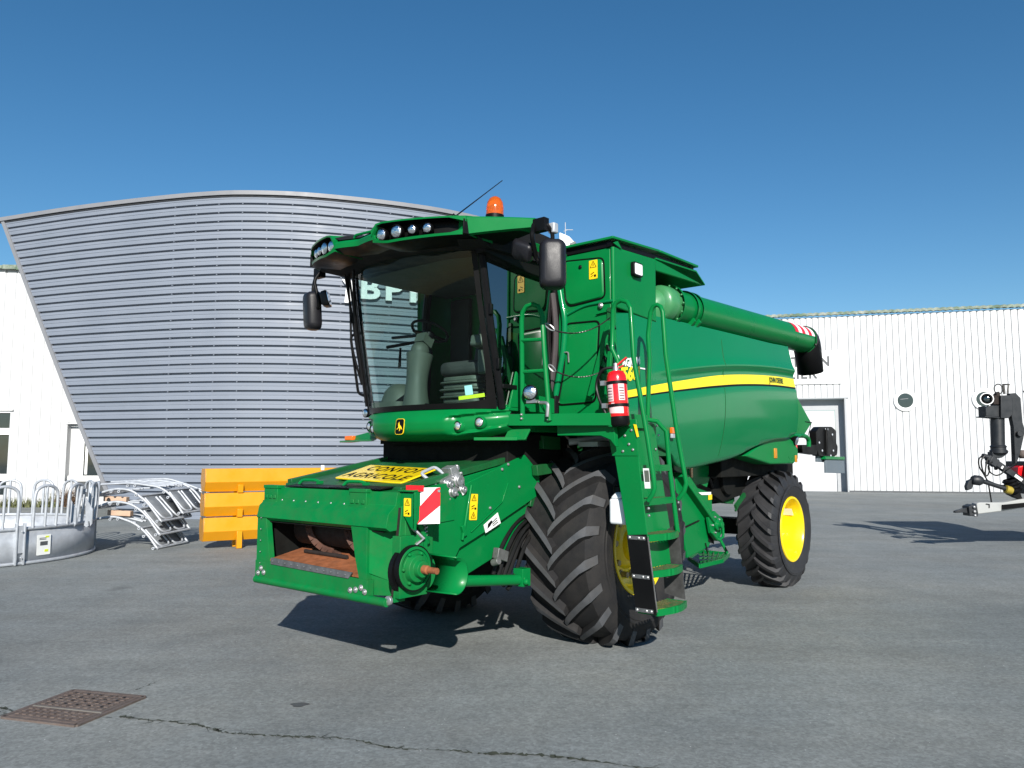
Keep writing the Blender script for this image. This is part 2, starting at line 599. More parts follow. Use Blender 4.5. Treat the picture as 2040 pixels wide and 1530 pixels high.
M['cab_roof_dark'] = mat('black_roof_liner', (.010, .010, .011), .8, var=.15, spec=.2)
M['black_worn'] = mat('dusty_black_rubber', (.03, .03, .03), .7, var=.3, scale=9, dirt=.5, dcol=(.10, .10, .10), dscale=8)
M['hose_brown'] = mat('greyish_hose', (.045, .036, .038), .6, var=.1)
M['green_letter'] = mat('dark_green_letter', (.01, .05, .015), .5)
M['green_pale'] = mat('faded_green_paint', (.035, .20, .07), .35, coat=.3, var=.08, dirt=.2, dcol=(.16, .26, .15), dscale=3)
M['orange_dull'] = mat('amber_reflector', (.55, .22, .01), .3, coat=.4, var=.1)
M['galva_flat'] = mat('grey_plate_paint', (.12, .15, .175), .5, var=.08)
M['pinkish'] = mat('extinguisher_label', (.72, .50, .50), .5, var=.06)
def amber_mat():
    m = mat('amber_dome', (.85, .16, .004), .08, coat=.5, var=.03)
    p = m.node_tree.nodes['Principled BSDF']
    p.inputs['Transmission Weight'].default_value = .55
    return m
M['amber'] = amber_mat()
M['dust'] = mat('pale_dust', (.15, .14, .125), .9, var=.2)
M['dry_twig'] = mat('dry_twig', (.10, .06, .035), .9, var=.4, scale=40)
M['galva_sheet'] = mat('dull_galvanised_sheet', (.16, .175, .19), .55, metal=.3, var=.15, scale=7)
M['orange_end'] = mat('yellow_orange_end_plate', (.52, .24, .03), .5, var=.15, dirt=.4, dcol=(.5, .3, .14), dscale=4)
M['blue'] = mat('blue_paint', (.01, .06, .22), .4)
M['collar_yellow'] = mat('dirty_yellow_plastic', (.28, .21, .02), .6, var=.3)
M['drawbar_paint'] = mat('worn_pale_paint', (.36, .37, .36), .6, var=.2, dirt=.35, dcol=(.14, .13, .12), dscale=6)
M['sticker_nut'] = mat('wheel_nut_zinc', (0.28, 0.23, 0.13), 0.5, metal=0.5, var=0.3)
M['lime'] = mat('lime_label', (0.62, 0.72, 0.02), 0.5, var=.03)
M['pale_blue'] = mat('pale_blue_label', (0.45, 0.72, 0.74), 0.5, var=.03)
M['amber_trim'] = mat('brownish_underside', (.16, .085, .012), .5)
M['rust_green'] = mat('step_grid_rusty_green', (.035, .10, .03), .7, var=.3, scale=20, dirt=.75, dcol=(.16, .07, .03), dscale=16)
M['crack_dirt'] = mat('crack_soil_and_moss', (.035, .04, .028), .95, var=.4, scale=30, dirt=.4, dcol=(.06, .07, .04), dscale=20)
M['patch_dark'] = mat('dark_asphalt_patch', (.06, .065, .068), .9, var=.25, scale=40)
M['door_trim'] = mat('pale_grey_door_trim', (.36, .375, .39), .5, var=.06)
M['rust_mid'] = mat('dull_rusty_bar', (.075, .032, .02), .75, var=.35, scale=16, bump=.3, bscale=90)
M['fitting_grey'] = mat('dirty_grey_fitting', (.16, .165, .16), .5, metal=.4, var=.3, dirt=.5, dcol=(.05, .05, .045), dscale=14)

# ================================================================== SETTING
mb = MB()
mb.add([(-150, -120, 0), (150, -120, 0), (150, 180, 0), (-150, 180, 0)], [[0, 1, 2, 3]])
g = mb.build('asphalt_yard', 'asphalt', smooth=0)
g['kind'] = 'structure'
# weedy crack in the asphalt: thin irregular dark ribbons 4 mm above the ground
random.seed(3)
def crack(path, w0, name):
    P = crom(path, 26)
    mb = MB()
    for p in P[::3]:
        if random.random() < .55:
            a = random.uniform(-1.2, 1.2) + (PI if random.random() < .5 else 0)
            l_ = random.uniform(.02, .10)
            d_ = Vector((math.cos(a), math.sin(a), 0))
            s_ = Vector((-d_.y, d_.x, 0)) * w0 * random.uniform(.15, .4)
            q = p + Vector((random.uniform(-.02, .02), random.uniform(-.02, .02), .0045 - p.z))
            mb.add([q - s_, q + s_, q + d_ * l_], [[0, 1, 2]])
    L1, L2 = [], []
    for i, p in enumerate(P):
        j = Vector((noise.noise(p * 3.1) * .05, noise.noise(p * 2.7 + Vector((9, 0, 0))) * .05, 0)) + Vector((random.uniform(-.012, .012), random.uniform(-.012, .012), 0))
        q = p + j
        q.z = .004
        w_ = w0 * random.choice([.08, .3, .5, .8, 1.0, 1.3, 1.7]) * (.4 + .9 * abs(noise.noise(p * 1.3)) * 2)
        L1.append(q + Vector((0, w_, 0))); L2.append(q - Vector((0, w_ * random.uniform(.4, 1), 0)))
    mb.loft([L1, L2], caps=False, closed=False)
    o = mb.build(name, 'crack_dirt', smooth=0)
    o['kind'] = 'structure'
    return o
crack([(-2.4365, 4.9014, 0), (-2.1236, 4.8117, 0), (-1.7733, 4.6916, 0), (-1.6311, 4.6258, 0), (-1.3231, 4.5697, 0), (-0.9641, 4.5073, 0), (-0.6088, 4.4023, 0), (-0.1629, 4.3232, 0), (0.2133, 4.247, 0), (0.6731, 4.1282, 0), (1.0853, 4.0283, 0)], .012, 'ground_crack')
crack([(-3.5153, 5.1516, 0), (-3.286, 5.0523, 0), (-3.1316, 4.9382, 0)], .02, 'ground_crack')
crack([(-2.5769, 5.4296, 0), (-2.5371, 5.641, 0), (-2.494, 5.8699, 0)], .004, 'ground_crack')
mb = MB()
for px, py, s in ((590,1404,1.0), (300,1415,.6)):
    pass
c_ = Vector((-1.3717, 5.1214, 0))
mb.poly([c_ + Vector((.055 * math.cos(t) * (1 + .3 * math.sin(3 * t)), .045 * math.sin(t), .004)) for t in [k * PI / 8 for k in range(16)]])
o = mb.build('asphalt_patch', 'patch_dark', smooth=0)
o['kind'] = 'structure'

# manhole cover
ca, cb, cc, cd = [Vector(q) for q in ((-2.9901, 5.4072, 0), (-2.4469, 5.2656, 0), (-2.5922, 4.7338, 0), (-3.1172, 4.8832, 0))]
mo = (ca + cb + cc + cd) / 4
mh = thing('drain_cover', 'rusty brown rectangular iron drain cover set in the asphalt', 'drain cover', mo)
ca, cb, cc, cd = [q - mo for q in (ca, cb, cc, cd)]
mb = MB()
mb.prism([q + Vector((0, 0, .002)) for q in (ca, cb, cc, cd)], (0, 0, .006))
split = .62
def bil(s, t):
    return (ca * (1 - s) + cb * s) * (1 - t) + (cd * (1 - s) + cc * s) * t
for s0, s1, t0, t1 in ((.03, .97, .03, .60), (.03, .97, .64, .97)):
    mb.prism([bil(s0, t0) + Z * .008, bil(s1, t0) + Z * .008, bil(s1, t1) + Z * .008, bil(s0, t1) + Z * .008], (0, 0, .004))
n_ = 9
for i in range(n_):
    for (t0, t1, m_) in ((.07, .58, 6), (.67, .95, 3)):
        for j in range(m_):
            s0 = .06 + .90 * i / n_; tt = t0 + (t1 - t0) * j / m_
            k = .052
            mb.prism([bil(s0, tt) + Z * .012, bil(s0 + k, tt) + Z * .012, bil(s0 + k, tt + .055) + Z * .012, bil(s0, tt + .055) + Z * .012], (0, 0, .005))
mb.use(1)
for i in range(5):
    for j in range(4):
        s0, tt = .14 + .17 * i, .10 + .12 * j
        mb.prism([bil(s0, tt) + Z * .0172, bil(s0 + .035, tt) + Z * .0172, bil(s0 + .035, tt + .03) + Z * .0172, bil(s0, tt + .03) + Z * .0172], (0, 0, .0006))
cov = mb.build('cover_plate', ['brown_iron', 'ink'], mh, smooth=0)
mb = MB()
mb.beam(bil(.02, .62) + Z * .012, bil(.98, .62) + Z * .012, .012, .006)
mb.build('cover_joint', 'dust', cov)
mb = MB()
for a_, b_ in ((ca, cb), (cb, cc), (cc, cd), (cd, ca)):
    mb.beam(a_ * 1.02 + Z * .006, b_ * 1.02 + Z * .006, .03, .012)
mb.build('cover_frame', 'brown_iron', mh)

# ---------- curved grey hall
PL = [(-14.9, 21.81), (-12.45, 20.88), (-10.79, 20.33), (-9.3, 19.90), (-8.2, 19.64), (-7.07, 19.50), (-5.6, 19.62), (-4.15, 20.02), (-2.85, 20.52), (-1.75, 21.10), (-.59, 22.0), (.62, 23.22), (1.84, 25.0), (2.7, 27.5), (3.0, 31.0)]
PLs = crom([Vector((x, y, 0)) for x, y in PL], 8)
U = [0]
for a, b in zip(PLs, PLs[1:]):
    U.append(U[-1] + (b - a).length)
def wallp(u, off=0.0, z=0.0):
    u = max(0, min(u, U[-1] - 1e-4))
    for i in range(len(U) - 1):
        if u <= U[i + 1]:
            t = (u - U[i]) / (U[i + 1] - U[i])
            p = PLs[i].lerp(PLs[i + 1], t)
            d = (PLs[i + 1] - PLs[i]).normalized()
            break
    n = Vector((d.y, -d.x, 0))
    return p + n * off + Vector((0, 0, z))
ZT = 8.36
def ul(z): return .19 + (8.21 - z) * .5765
hall = thing('curved_hall', 'grey hall with a curved, horizontally ribbed metal front and a slanting left edge', 'building', (-6, 24, 0))
ho = Vector((-6, 24, 0))
mb = MB()
PITCH = .2335
nrow = int(ZT / PITCH) + 1
prof = [(.000, -.005), (.010, -.085), (.044, -.085), (.052, -.004), (.135, -.002), (.142, -.010), (.150, -.010), (.157, 0.0), (.2335, .006)]
ucol = [k / 110 for k in range(111)]
rows = []
for r_ in range(nrow):
    for dz, off in prof:
        z = ZT - r_ * PITCH - PITCH + dz
        if z < 0: continue
        rows.append((z, off))
rows.sort()
R3 = []
for z, off in rows:
    u0 = ul(z)
    R3.append([wallp(u0 + (U[-1] - u0) * c_, off, z) - ho for c_ in ucol])
mb.loft(R3, caps=False, closed=False)
# joint clips across the grooves
for r_ in range(nrow):
    z = ZT - (r_ + 1) * PITCH + .027
    if z < .3: continue
    u = 1.2 + .35 * (r_ % 2) * 0
    k = 0
    while u < U[-1] - 6:
        if u > 6.0 and u > ul(z):
            p = wallp(u, -.025, z) - ho
            q = wallp(u + .1, -.025, z) - ho
            t = (q - p).normalized()
            mb.obox(p, t * .016, Vector((t.y, -t.x, 0)) * .022, Vector((0, 0, .010)))
        u += .64
        k += 1
mb.build('ribbed_cladding', 'clad_grey', hall, smooth=50, fix=False)
# slanting edge flashing
mb = MB()
zz_ = [ZT + .05 - (ZT + .05) * k / 20 for k in range(21)]
mb.loft([[wallp(ul(z) - .02, .03, z) - ho, wallp(ul(z) + .11, .03, z) - ho, wallp(ul(z) + .11, -.10, z) - ho, wallp(max(0, ul(z) - .02), -.55, z) - ho] for z in zz_], closed=True)
mb.build('edge_flashing', 'clad_trim', hall, smooth=40)
# top flashing with dark shadow joint
mb = MB()
us_ = [ .02 + (U[-1] - .05) * k / 120 for k in range(121)]
mb.loft([[wallp(u, .06, ZT + .02) - ho, wallp(u, .06, ZT + .13) - ho, wallp(u, -.5, ZT + .16) - ho, wallp(u, -.5, ZT + .02) - ho] for u in us_])
mb.build('roof_flashing', 'clad_trim', hall, smooth=40)
mb = MB()
mb.loft([[wallp(u, .02, ZT - .03) - ho, wallp(u, .02, ZT + .018) - ho, wallp(u, -.2, ZT + .018) - ho, wallp(u, -.2, ZT - .03) - ho] for u in us_])
mb.build('dark_joint', 'shadow_gap', hall, smooth=40)
# a back and roof so that the hall is a volume
mb = MB()
back = [wallp(u, -.6, 0) - ho for u in us_[::6]]
bk2 = [Vector((p.x * .8, p.y + 14, 0)) for p in back]
mb.loft([[p + Z * (ZT) for p in back], [p + Z * (ZT - .1) for p in bk2]], caps=False, closed=False)
mb.build('roof', 'clad_trim', hall, smooth=0)
# white channel letters: emblem, B, P, M
def upx(px):
    return px
def letter(ch, u, z0, size, name='sign_letter'):
    mb = MB()
    p = wallp(u, .10, z0) - ho
    q = wallp(u + .2, .10, z0) - ho
    fr = Frame(p, q - p, Z)
    text_mb(mb, ch, fr, size, .0, bold=.028, sx=1.18)
    for v in mb.v: pass
    mb2 = MB()
    text_mb(mb2, ch, Frame(p - fr.n * .07, q - p, Z), size, .09, bold=.028, sx=1.18)
    return mb2.build(name, ['white'], hall, smooth=0)
for ch, u in (('B', 11.537), ('P', 12.171), ('M', 12.957)):
    letter(ch, u, 6.0, .80)
mb = MB()
def wl(u, z, off=.03):
    return wallp(u, off, z) - ho
mb.prism([wl(10.547, 6.58), wl(11.142, 6.44), wl(11.339, 6.36), wl(10.765, 6.42), wl(10.637, 6.50)], (.02, -.09, 0))
mb.prism([wl(10.817, 6.22), wl(11.234, 6.18), wl(11.260, 6.05), wl(11.038, 5.60), wl(10.895, 5.60), wl(10.934, 6.05)], (.02, -.09, 0))
mb.build('emblem', 'white', hall, smooth=0)
# camera housing and aerial on the roof of the hall
cp = Vector((1.8567, 24.6, 8.5411))
cp0 = cp
camh = thing('roof_camera', 'small white box with a short aerial on the roof behind the harvester mirror', 'camera', cp0)
mb = MB()
mb.prism([(-.30, 0, -.25), (.10, 0, -.22), (.22, 0, .0), (.02, 0, .22), (-.30, 0, .36)], (0, .4, 0))
mb.build('housing', 'white', camh, bevel=.02)
mb = MB()
mb.prism([(.05, -.02, -.1), (.24, -.02, .0), (.20, -.02, .06), (.02, -.02, -.02)], (0, .4, 0))
mb.build('hood', 'letter_grey', camh)
mb = MB()
mb.tube([(-.1, .1, .25), (-.1, .1, .72)], .014, 6)
mb.tube([(-.12, .1, .47), (.15, .1, .47)], .014, 6)
mb.tube([(-.16, .1, .42), (-.06, .1, .45)], .01, 6)
mb.build('aerial', 'galva', camh)

# ---------- white building on the left
lb = thing('white_building', 'white ribbed building with dark framed windows beside the curved grey hall', 'building', (-16, 25, 0))
lo = Vector((-16, 25, 0))
ld_ = Vector((1, .05, 0)).normalized()
def lw(s, z, off=0.0):
    return ld_ * s + Vector((ld_.y, -ld_.x, 0)) * off + Vector((0, 0, z))
mb = MB()
def wallgrid(mb, s0, s1, z0, z1, f, pitch=.25, rib=.04, depth=.03):
    depth *= 1.25
    s = s0
    cols = []
    while s < s1:
        cols += [(s, 0), (min(s + pitch - rib, s1), 0)]
        if s + pitch < s1:
            cols += [(s + pitch - rib * .75, -depth), (s + pitch - rib * .25, -depth)]
        s += pitch
    cols.append((s1, 0))
    mb.loft([[f(s, z0, o) for s, o in cols], [f(s, z1, o) for s, o in cols]], caps=False, closed=False)
wallgrid(mb, -12, -3.0, 0, 7.75, lw, .33, .05, .018)
wallgrid(mb, -3.0, -.33, 3.07, 7.75, lw, .33, .05, .018)
wallgrid(mb, -3.0, -.33, 0, .35, lw, .33, .05, .018)
wallgrid(mb, -.33, 1.50, 0, 7.75, lw, .33, .05, .018)
wallgrid(mb, 1.50, 9.0, 2.70, 7.75, lw, .33, .05, .018)
wallgrid(mb, 1.50, 9.0, 0, .78, lw, .33, .05, .018)
mb.poly([lw(1.5, .78, 0), lw(1.5, 2.70, 0), lw(1.5, 2.70, -.25), lw(1.5, .78, -.25)])
mb.poly([lw(1.5, .78, -.25), lw(1.5, 2.70, -.25), lw(1.80, 2.70, -.25), lw(1.80, .78, -.25)])
mb.build('white_cladding', 'warehouse_white', lb, smooth=0, fix=False)
mb = MB()
for k in range(46):
    s_ = -11.8 + k * .45
    mb.obox(lw(s_, 7.80, .05), ld_ * .22, Vector((0, .12, 0)), Vector((0, 0, .05 + .02 * (k % 3))))
mb.build('roof_edge', 'roof_edge', lb, smooth=0)
# window with white transoms
mb = MB()
mb.prism([lw(-3, .35, -.06), lw(-.33, .35, -.06), lw(-.33, 3.07, -.06), lw(-3, 3.07, -.06)], (0, .02, 0))
wpane = mb.build('window', 'window', lb, smooth=0)
mb = MB()
for z0, z1 in ((2.29, 2.50), (.80, 1.02), (3.0, 3.07)):
    mb.prism([lw(-3, z0, -.03), lw(-.33, z0, -.03), lw(-.33, z1, -.03), lw(-3, z1, -.03)], (0, -.03, 0))
mb.prism([lw(-3.05, 3.07, .03), lw(-.22, 3.07, .03), lw(-.22, 3.11, .03), lw(-3.05, 3.11, .03)], (0, -.05, 0))
mb.build('frame', 'white', wpane, smooth=0)
mb = MB()
mb.prism([lw(1.9, .95, -.20), lw(6, .95, -.20), lw(6, 2.6, -.20), lw(1.9, 2.6, -.20)], (0, .02, 0))
wp2 = mb.build('window', 'window', lb, smooth=0)
mb = MB()
mb.prism([lw(1.80, .92, -.17), lw(1.98, .92, -.17), lw(1.98, 2.7, -.17), lw(1.80, 2.7, -.17)], (0, .1, 0))
mb.prism([lw(2.02, 1.0, -.19), lw(2.10, 1.0, -.19), lw(2.10, 2.2, -.19), lw(2.02, 2.2, -.19)], (0, .02, 0))
mb.prism([lw(1.98, 2.2, -.17), lw(6, 2.2, -.17), lw(6, 2.35, -.17), lw(1.98, 2.35, -.17)], (0, .02, 0))
mb.prism([lw(1.62, .78, .06), lw(6, .78, .06), lw(6, .96, .06), lw(1.62, .96, .06)], (0, .2, 0))
mb.prism([lw(1.45, 2.64, .03), lw(1.85, 2.64, .03), lw(1.85, 2.68, .03), lw(1.45, 2.68, .03)], (0, .05, 0))
mb.build('frame', 'white', wp2, smooth=0)
mb = MB()
mb.prism([lw(1.85, .30, .03), lw(6, .30, .03), lw(6, .77, .03), lw(1.85, .77, .03)], (0, .02, 0))
mb.build('base_panel', 'letter_grey', lb, smooth=0)
# weeds along the foot of the wall
random.seed(5)
mb = MB()
for k in range(900):
    s_ = random.uniform(-2.2, 1.7)
    b_ = lw(s_, 0, random.uniform(.1, .9)) + lo
    h_ = random.uniform(.08, .34) * (1.5 if 1.2 < s_ < 1.6 else 1)
    a = random.uniform(0, 6.28)
    d = Vector((math.cos(a), math.sin(a), 0)) * .02
    t = b_ + Vector((random.uniform(-.12, .12), random.uniform(-.12, .12), h_))
    mb.add([b_ - d, b_ + d, t], [[0, 1, 2]])
wd = mb.build('weeds', 'weed', smooth=0, fix=False)
tag(wd, kind='stuff')
mb = MB()
for k in range(260):
    a = random.uniform(0, 6.28); e = random.uniform(.2, 1.4)
    L_ = random.uniform(.25, .62)
    d = Vector((math.cos(a) * math.cos(e), math.sin(a) * math.cos(e) * .7, math.sin(e)))
    o_ = Vector((random.uniform(-.12, .12), random.uniform(-.1, .1), random.uniform(0, .25)))
    s_ = d.cross(Vector((0, 1, .2))).normalized() * .012
    mb.add([o_ - s_, o_ + s_, o_ + d * L_], [[0, 1, 2]])
sh = mb.build('dry_shrub', 'dry_twig', smooth=0, fix=False, loc=Vector((-13.4158, 23.4, -0.0824)) * 1.0)
sh.location.z = .05
tag(sh, 'dry brown twiggy shrub at the foot of the white wall', 'shrub')

# ---------- white workshop building on the right
WA = Vector((15.0, 34.45, 0)); WB = Vector((21.6, 32.75, 0))
wd_ = (WB - WA).normalized()
wn_ = Vector((wd_.y, -wd_.x, 0))
wh = thing('white_workshop', 'long white ribbed workshop with two round windows, a recessed door and ATELIER lettering', 'building', (15, 34.45, 0))
def ww(s, z, off=0.0):
    return wd_ * s + wn_ * off + Vector((0, 0, z))
ZW = 7.92
mb = MB()
wallgrid(mb, -.03, 48, 0.06, ZW, ww, .262, .045, .035)
wallgrid(mb, -12, -5.2, 0.06, ZW, ww, .262, .045, .035)
wallgrid(mb, -5.2, -.03, 4.18, ZW, ww, .262, .045, .035)
# recess of the door
mb.poly([ww(-.03, 0, 0), ww(-.03, 4.18, 0), ww(-.03, 4.18, -.55), ww(-.03, 0, -.55)])
mb.poly([ww(-5.2, 0, 0), ww(-5.2, 4.18, 0), ww(-5.2, 4.18, -.55), ww(-5.2, 0, -.55)])
mb.poly([ww(-5.2, 4.18, 0), ww(-.03, 4.18, 0), ww(-.03, 4.18, -.55), ww(-5.2, 4.18, -.55)])
mb.build('white_cladding', 'warehouse_white', wh, smooth=0, fix=False)
mb = MB()
mb.prism([ww(-5.2, 0, -.54), ww(-.42, 0, -.54), ww(-.42, 3.66, -.54), ww(-5.2, 3.66, -.54)], wn_ * .02)
dr = mb.build('garage_door', 'door_white', wh, smooth=0)
mb = MB()
mb.prism([ww(-5.2, 3.68, -.52), ww(-.03, 3.68, -.52), ww(-.03, 4.17, -.52), ww(-5.2, 4.17, -.52)], wn_ * .05)
mb.prism([ww(-.40, 0, -.52), ww(-.04, 0, -.52), ww(-.04, 3.68, -.52), ww(-.40, 3.68, -.52)], wn_ * .05)
mb.prism([ww(-.06, 0, .02), ww(.02, 0, .02), ww(.02, 4.2, .02), ww(-.06, 4.2, .02)], wn_ * .02)
mb.prism([ww(-5.2, 4.18, .02), ww(.12, 4.18, .02), ww(.12, 4.24, .02), ww(-5.2, 4.24, .02)], wn_ * .03)
mb.build('door_frame', 'door_trim', wh, smooth=0)
mb = MB()
mb.prism([ww(-.0, 0, .02), ww(48, 0, .02), ww(48, .07, .02), ww(-.0, .07, .02)], wn_ * .02)
mb.build('base_strip', 'letter_grey', wh, smooth=0)
mb = MB()
prev = []
ra, rb = [], []
k = 0
s_ = -12.0
while s_ < 48:
    ra.append(ww(s_, ZW + .04 + .035 * abs(math.sin(k * PI / 4)), .16)); rb.append(ww(s_, ZW + .16 + .035 * abs(math.sin(k * PI / 4)), .16))
    s_ += .0655; k += 1
rc = [p + wn_ * -2.0 + Vector((0, 0, .2)) for p in rb]
mb.loft([[p - wn_ * .16 for p in ra], ra, rb, rc], caps=False, closed=False)
mb.build('roof_edge', 'roof_edge', wh, smooth=0, fix=False)
sp_ = MB()
sp_.prism([ww(-5.0, 4.85, .03), ww(-.12, 4.85, .03), ww(-.12, 6.35, .03), ww(-5.0, 6.35, .03)], wn_ * .03)
for k in range(4):
    pass
spn = sp_.build('sign_panel', 'white', wh, smooth=0)
mb = MB()
text_mb(mb, 'RECEPTION', Frame(ww(-2.42, 5.86, .064), wd_, Z), .62, .02, bold=.012, sx=.98, spacing=1.18)
text_mb(mb, 'ATELIER', Frame(ww(-2.38, 5.30, .064), wd_, Z), .62, .02, bold=.012, sx=.98, spacing=1.12)
mb.build('lettering', 'letter_grey', spn, smooth=0)
for px in (1806, 1957):
    s_ = {1806: 2.44, 1957: 5.55}[px]
    c_ = ww(s_, 4.03, 0)
    mb = MB()
    mb.lathe([(.30, .03), (.36, .075), (.44, .075), (.475, .05), (.475, -.02)], c_, wn_, 40)
    rw_ = mb.build('round_window', 'white', wh, smooth=40)
    mb = MB()
    mb.lathe([(.32, .045), (.0005, .045)], c_, wn_, 40)
    mb.build('pane', 'window', rw_, smooth=0)
    mb = MB()
    mb.prism([c_ + wd_ * -.2 + Z * .05 + wn_ * .05, c_ + wd_ * .12 + Z * .08 + wn_ * .05, c_ + wd_ * .12 + Z * .10 + wn_ * .05, c_ + wd_ * -.2 + Z * .07 + wn_ * .05], wn_ * .004)
    mb.build('glazing_bar', 'clad_trim', rw_, smooth=0)

# ---------- galvanised round feeder ring on the left
fc = Vector((-8.80, 12.45, 0))
fdr = thing('ring_feeder', 'round galvanised livestock feeder with arched bars above a solid sheet skirt', 'feeder', fc)
FR = 1.87
def cp_(a, r=FR, z=0.0):
    return Vector((r * math.cos(R(a)), r * math.sin(R(a)), z))
mb = MB()
ang = [k * 5 for k in range(73)]
mb.loft([[cp_(a, FR, .02) for a in ang], [cp_(a, FR, .52) for a in ang]], caps=False, closed=False)
sk = mb.build('sheet_skirt', 'galva', fdr, fix=False, smooth=60)
so = sk.modifiers.new('thickness', 'SOLIDIFY'); so.thickness = .006
mb = MB()
for z, r_ in ((.03, .026), (.53, .026)):
    mb.tube([cp_(a, FR + .005, z) for a in ang[:-1]], r_, 8, closed=True)
rl = mb.build('ring_rail', 'galva', fdr, smooth=60)
for a in range(-4, 356, 18):
    mb = MB()
    hw = 5.6
    pts = [cp_(a - hw, FR + .01, .53), cp_(a - hw, FR + .03, .98), cp_(a - hw * .72, FR + .03, 1.11), cp_(a, FR + .03, 1.155), cp_(a + hw * .72, FR + .03, 1.11), cp_(a + hw, FR + .03, .98), cp_(a + hw, FR + .01, .53)]
    mb.tube(crom(pts, 4), .023, 8)
    mb.tube([cp_(a, FR + .01, .53), cp_(a, FR + .03, 1.15)], .020, 8)
    mb.build('arched_bar', 'galva', fdr, smooth=60)
for a in (-33, 40, 110, 180, 250):
    mb = MB()
    p = cp_(a, FR + .02, 0)
    t = Vector((-math.sin(R(a)), math.cos(R(a)), 0)); n_ = Vector((math.cos(R(a)), math.sin(R(a)), 0))
    for s in (-.055, .055):
        mb.obox(p + t * s + Z * .31, t * .012, n_ * .035, Z * .30)
    mb.obox(p + Z * .38, t * .05, n_ * .02, Z * .20)
    mb.bolt(p + Z * .50 + n_ * .05, n_, .014, .02)
    mb.bolt(p + Z * .12 + n_ * .05, n_, .014, .02)
    mb.build('joint_post', 'galva', fdr, bevel=.004)
mb = MB()
for dx in (0, .20):
    o_ = cp_(-2, FR + .05, 0) + Vector((dx - .10, dx * .5 - .08, .62))
    P = [(-.06, .34), (.10, .14), (.10, -.10), (.07, -.14), (.05, -.06), (.02, -.06), (.03, -.14), (-.01, -.16), (-.06, -.13), (-.03, -.02)]
    mb.prism([o_ + Vector((a * .95, -a * .3, b * .95)) for a, b in P], (0.004, .012, 0))
mb.build('hook_plate', 'galva', fdr, smooth=0)
mb = MB()
mb.tube([cp_(-4, FR + .03, .55), cp_(-4, FR + .1, 1.12)], .022, 8)
mb.obox(cp_(-1, FR + .05, 1.05), (.07, 0, 0), (0, .01, 0), (0, 0, .025))
mb.build('hook_post', 'galva', fdr)
mb = MB()
p = cp_(-22, FR + .012, .27)
q = cp_(-21, FR + .012, .27)
fr = Frame(p, q - p, Z)
mb.prism(rrect(fr, .22, .30, .01), fr.n * .003)
mb.use(1)
mb.obox(fr(-.0, .02, .004), fr.x * .06, fr.y * .03, fr.n * .001)
for k in range(2):
    mb.obox(fr(-.02, .10 - .02 * k, .004), fr.x * .055, fr.y * .005, fr.n * .001)
mb.use(2)
mb.obox(fr(.045, -.09, .004), fr.x * .03, fr.y * .018, fr.n * .001)
mb.obox(fr(.05, .115, .004), fr.x * .03, fr.y * .012, fr.n * .001)
mb.build('paper_notice', ['paper', 'letter_grey', 'lime'], fdr, smooth=0)

# ---------- stack of bent galvanised barrier panels
bar_lab = ['bent galvanised feed barrier, lowest of the stack beside the yellow troughs',
           'bent galvanised feed barrier, second from the bottom of the stack',
           'bent galvanised feed barrier, third from the bottom of the stack',
           'bent galvanised feed barrier, second from the top of the stack, set back towards the hall',
           'bent galvanised feed barrier on top of the stack, reaching nearest the curved hall']
BP0 = [(-7.1655, 13.4, 0.5168), (-6.8564, 13.4, 0.5681), (-6.5047, 13.4, 0.4484), (-6.2895, 13.4, 0.2777), (-6.0971, 13.4, 0.0225)]
BP1 = [(-7.2526, 13.4, 0.6966), (-6.8689, 13.4, 0.8253), (-6.5716, 13.4, 0.7738), (-6.3212, 13.4, 0.6023), (-6.0638, 13.4, 0.2522)]
BP2 = [(-7.2896, 13.4, 0.9112), (-6.8619, 13.4, 1.0403), (-6.5827, 13.4, 1.0145), (-6.3044, 13.4, 0.8081), (-6.0477, 13.4, 0.4826)]
BP3 = [(-7.3738, 13.9, 1.0909), (-6.8341, 13.9, 1.1178), (-6.3262, 13.9, 1.0462), (-6.1224, 13.9, 0.9123), (-5.8931, 13.9, 0.5829)]
BP4 = [(-7.5062, 14.5, 1.1156), (-6.9145, 14.5, 1.1343), (-6.4857, 14.5, 1.0037), (-6.1421, 14.5, 0.8733), (-5.9254, 14.5, 0.6131)]
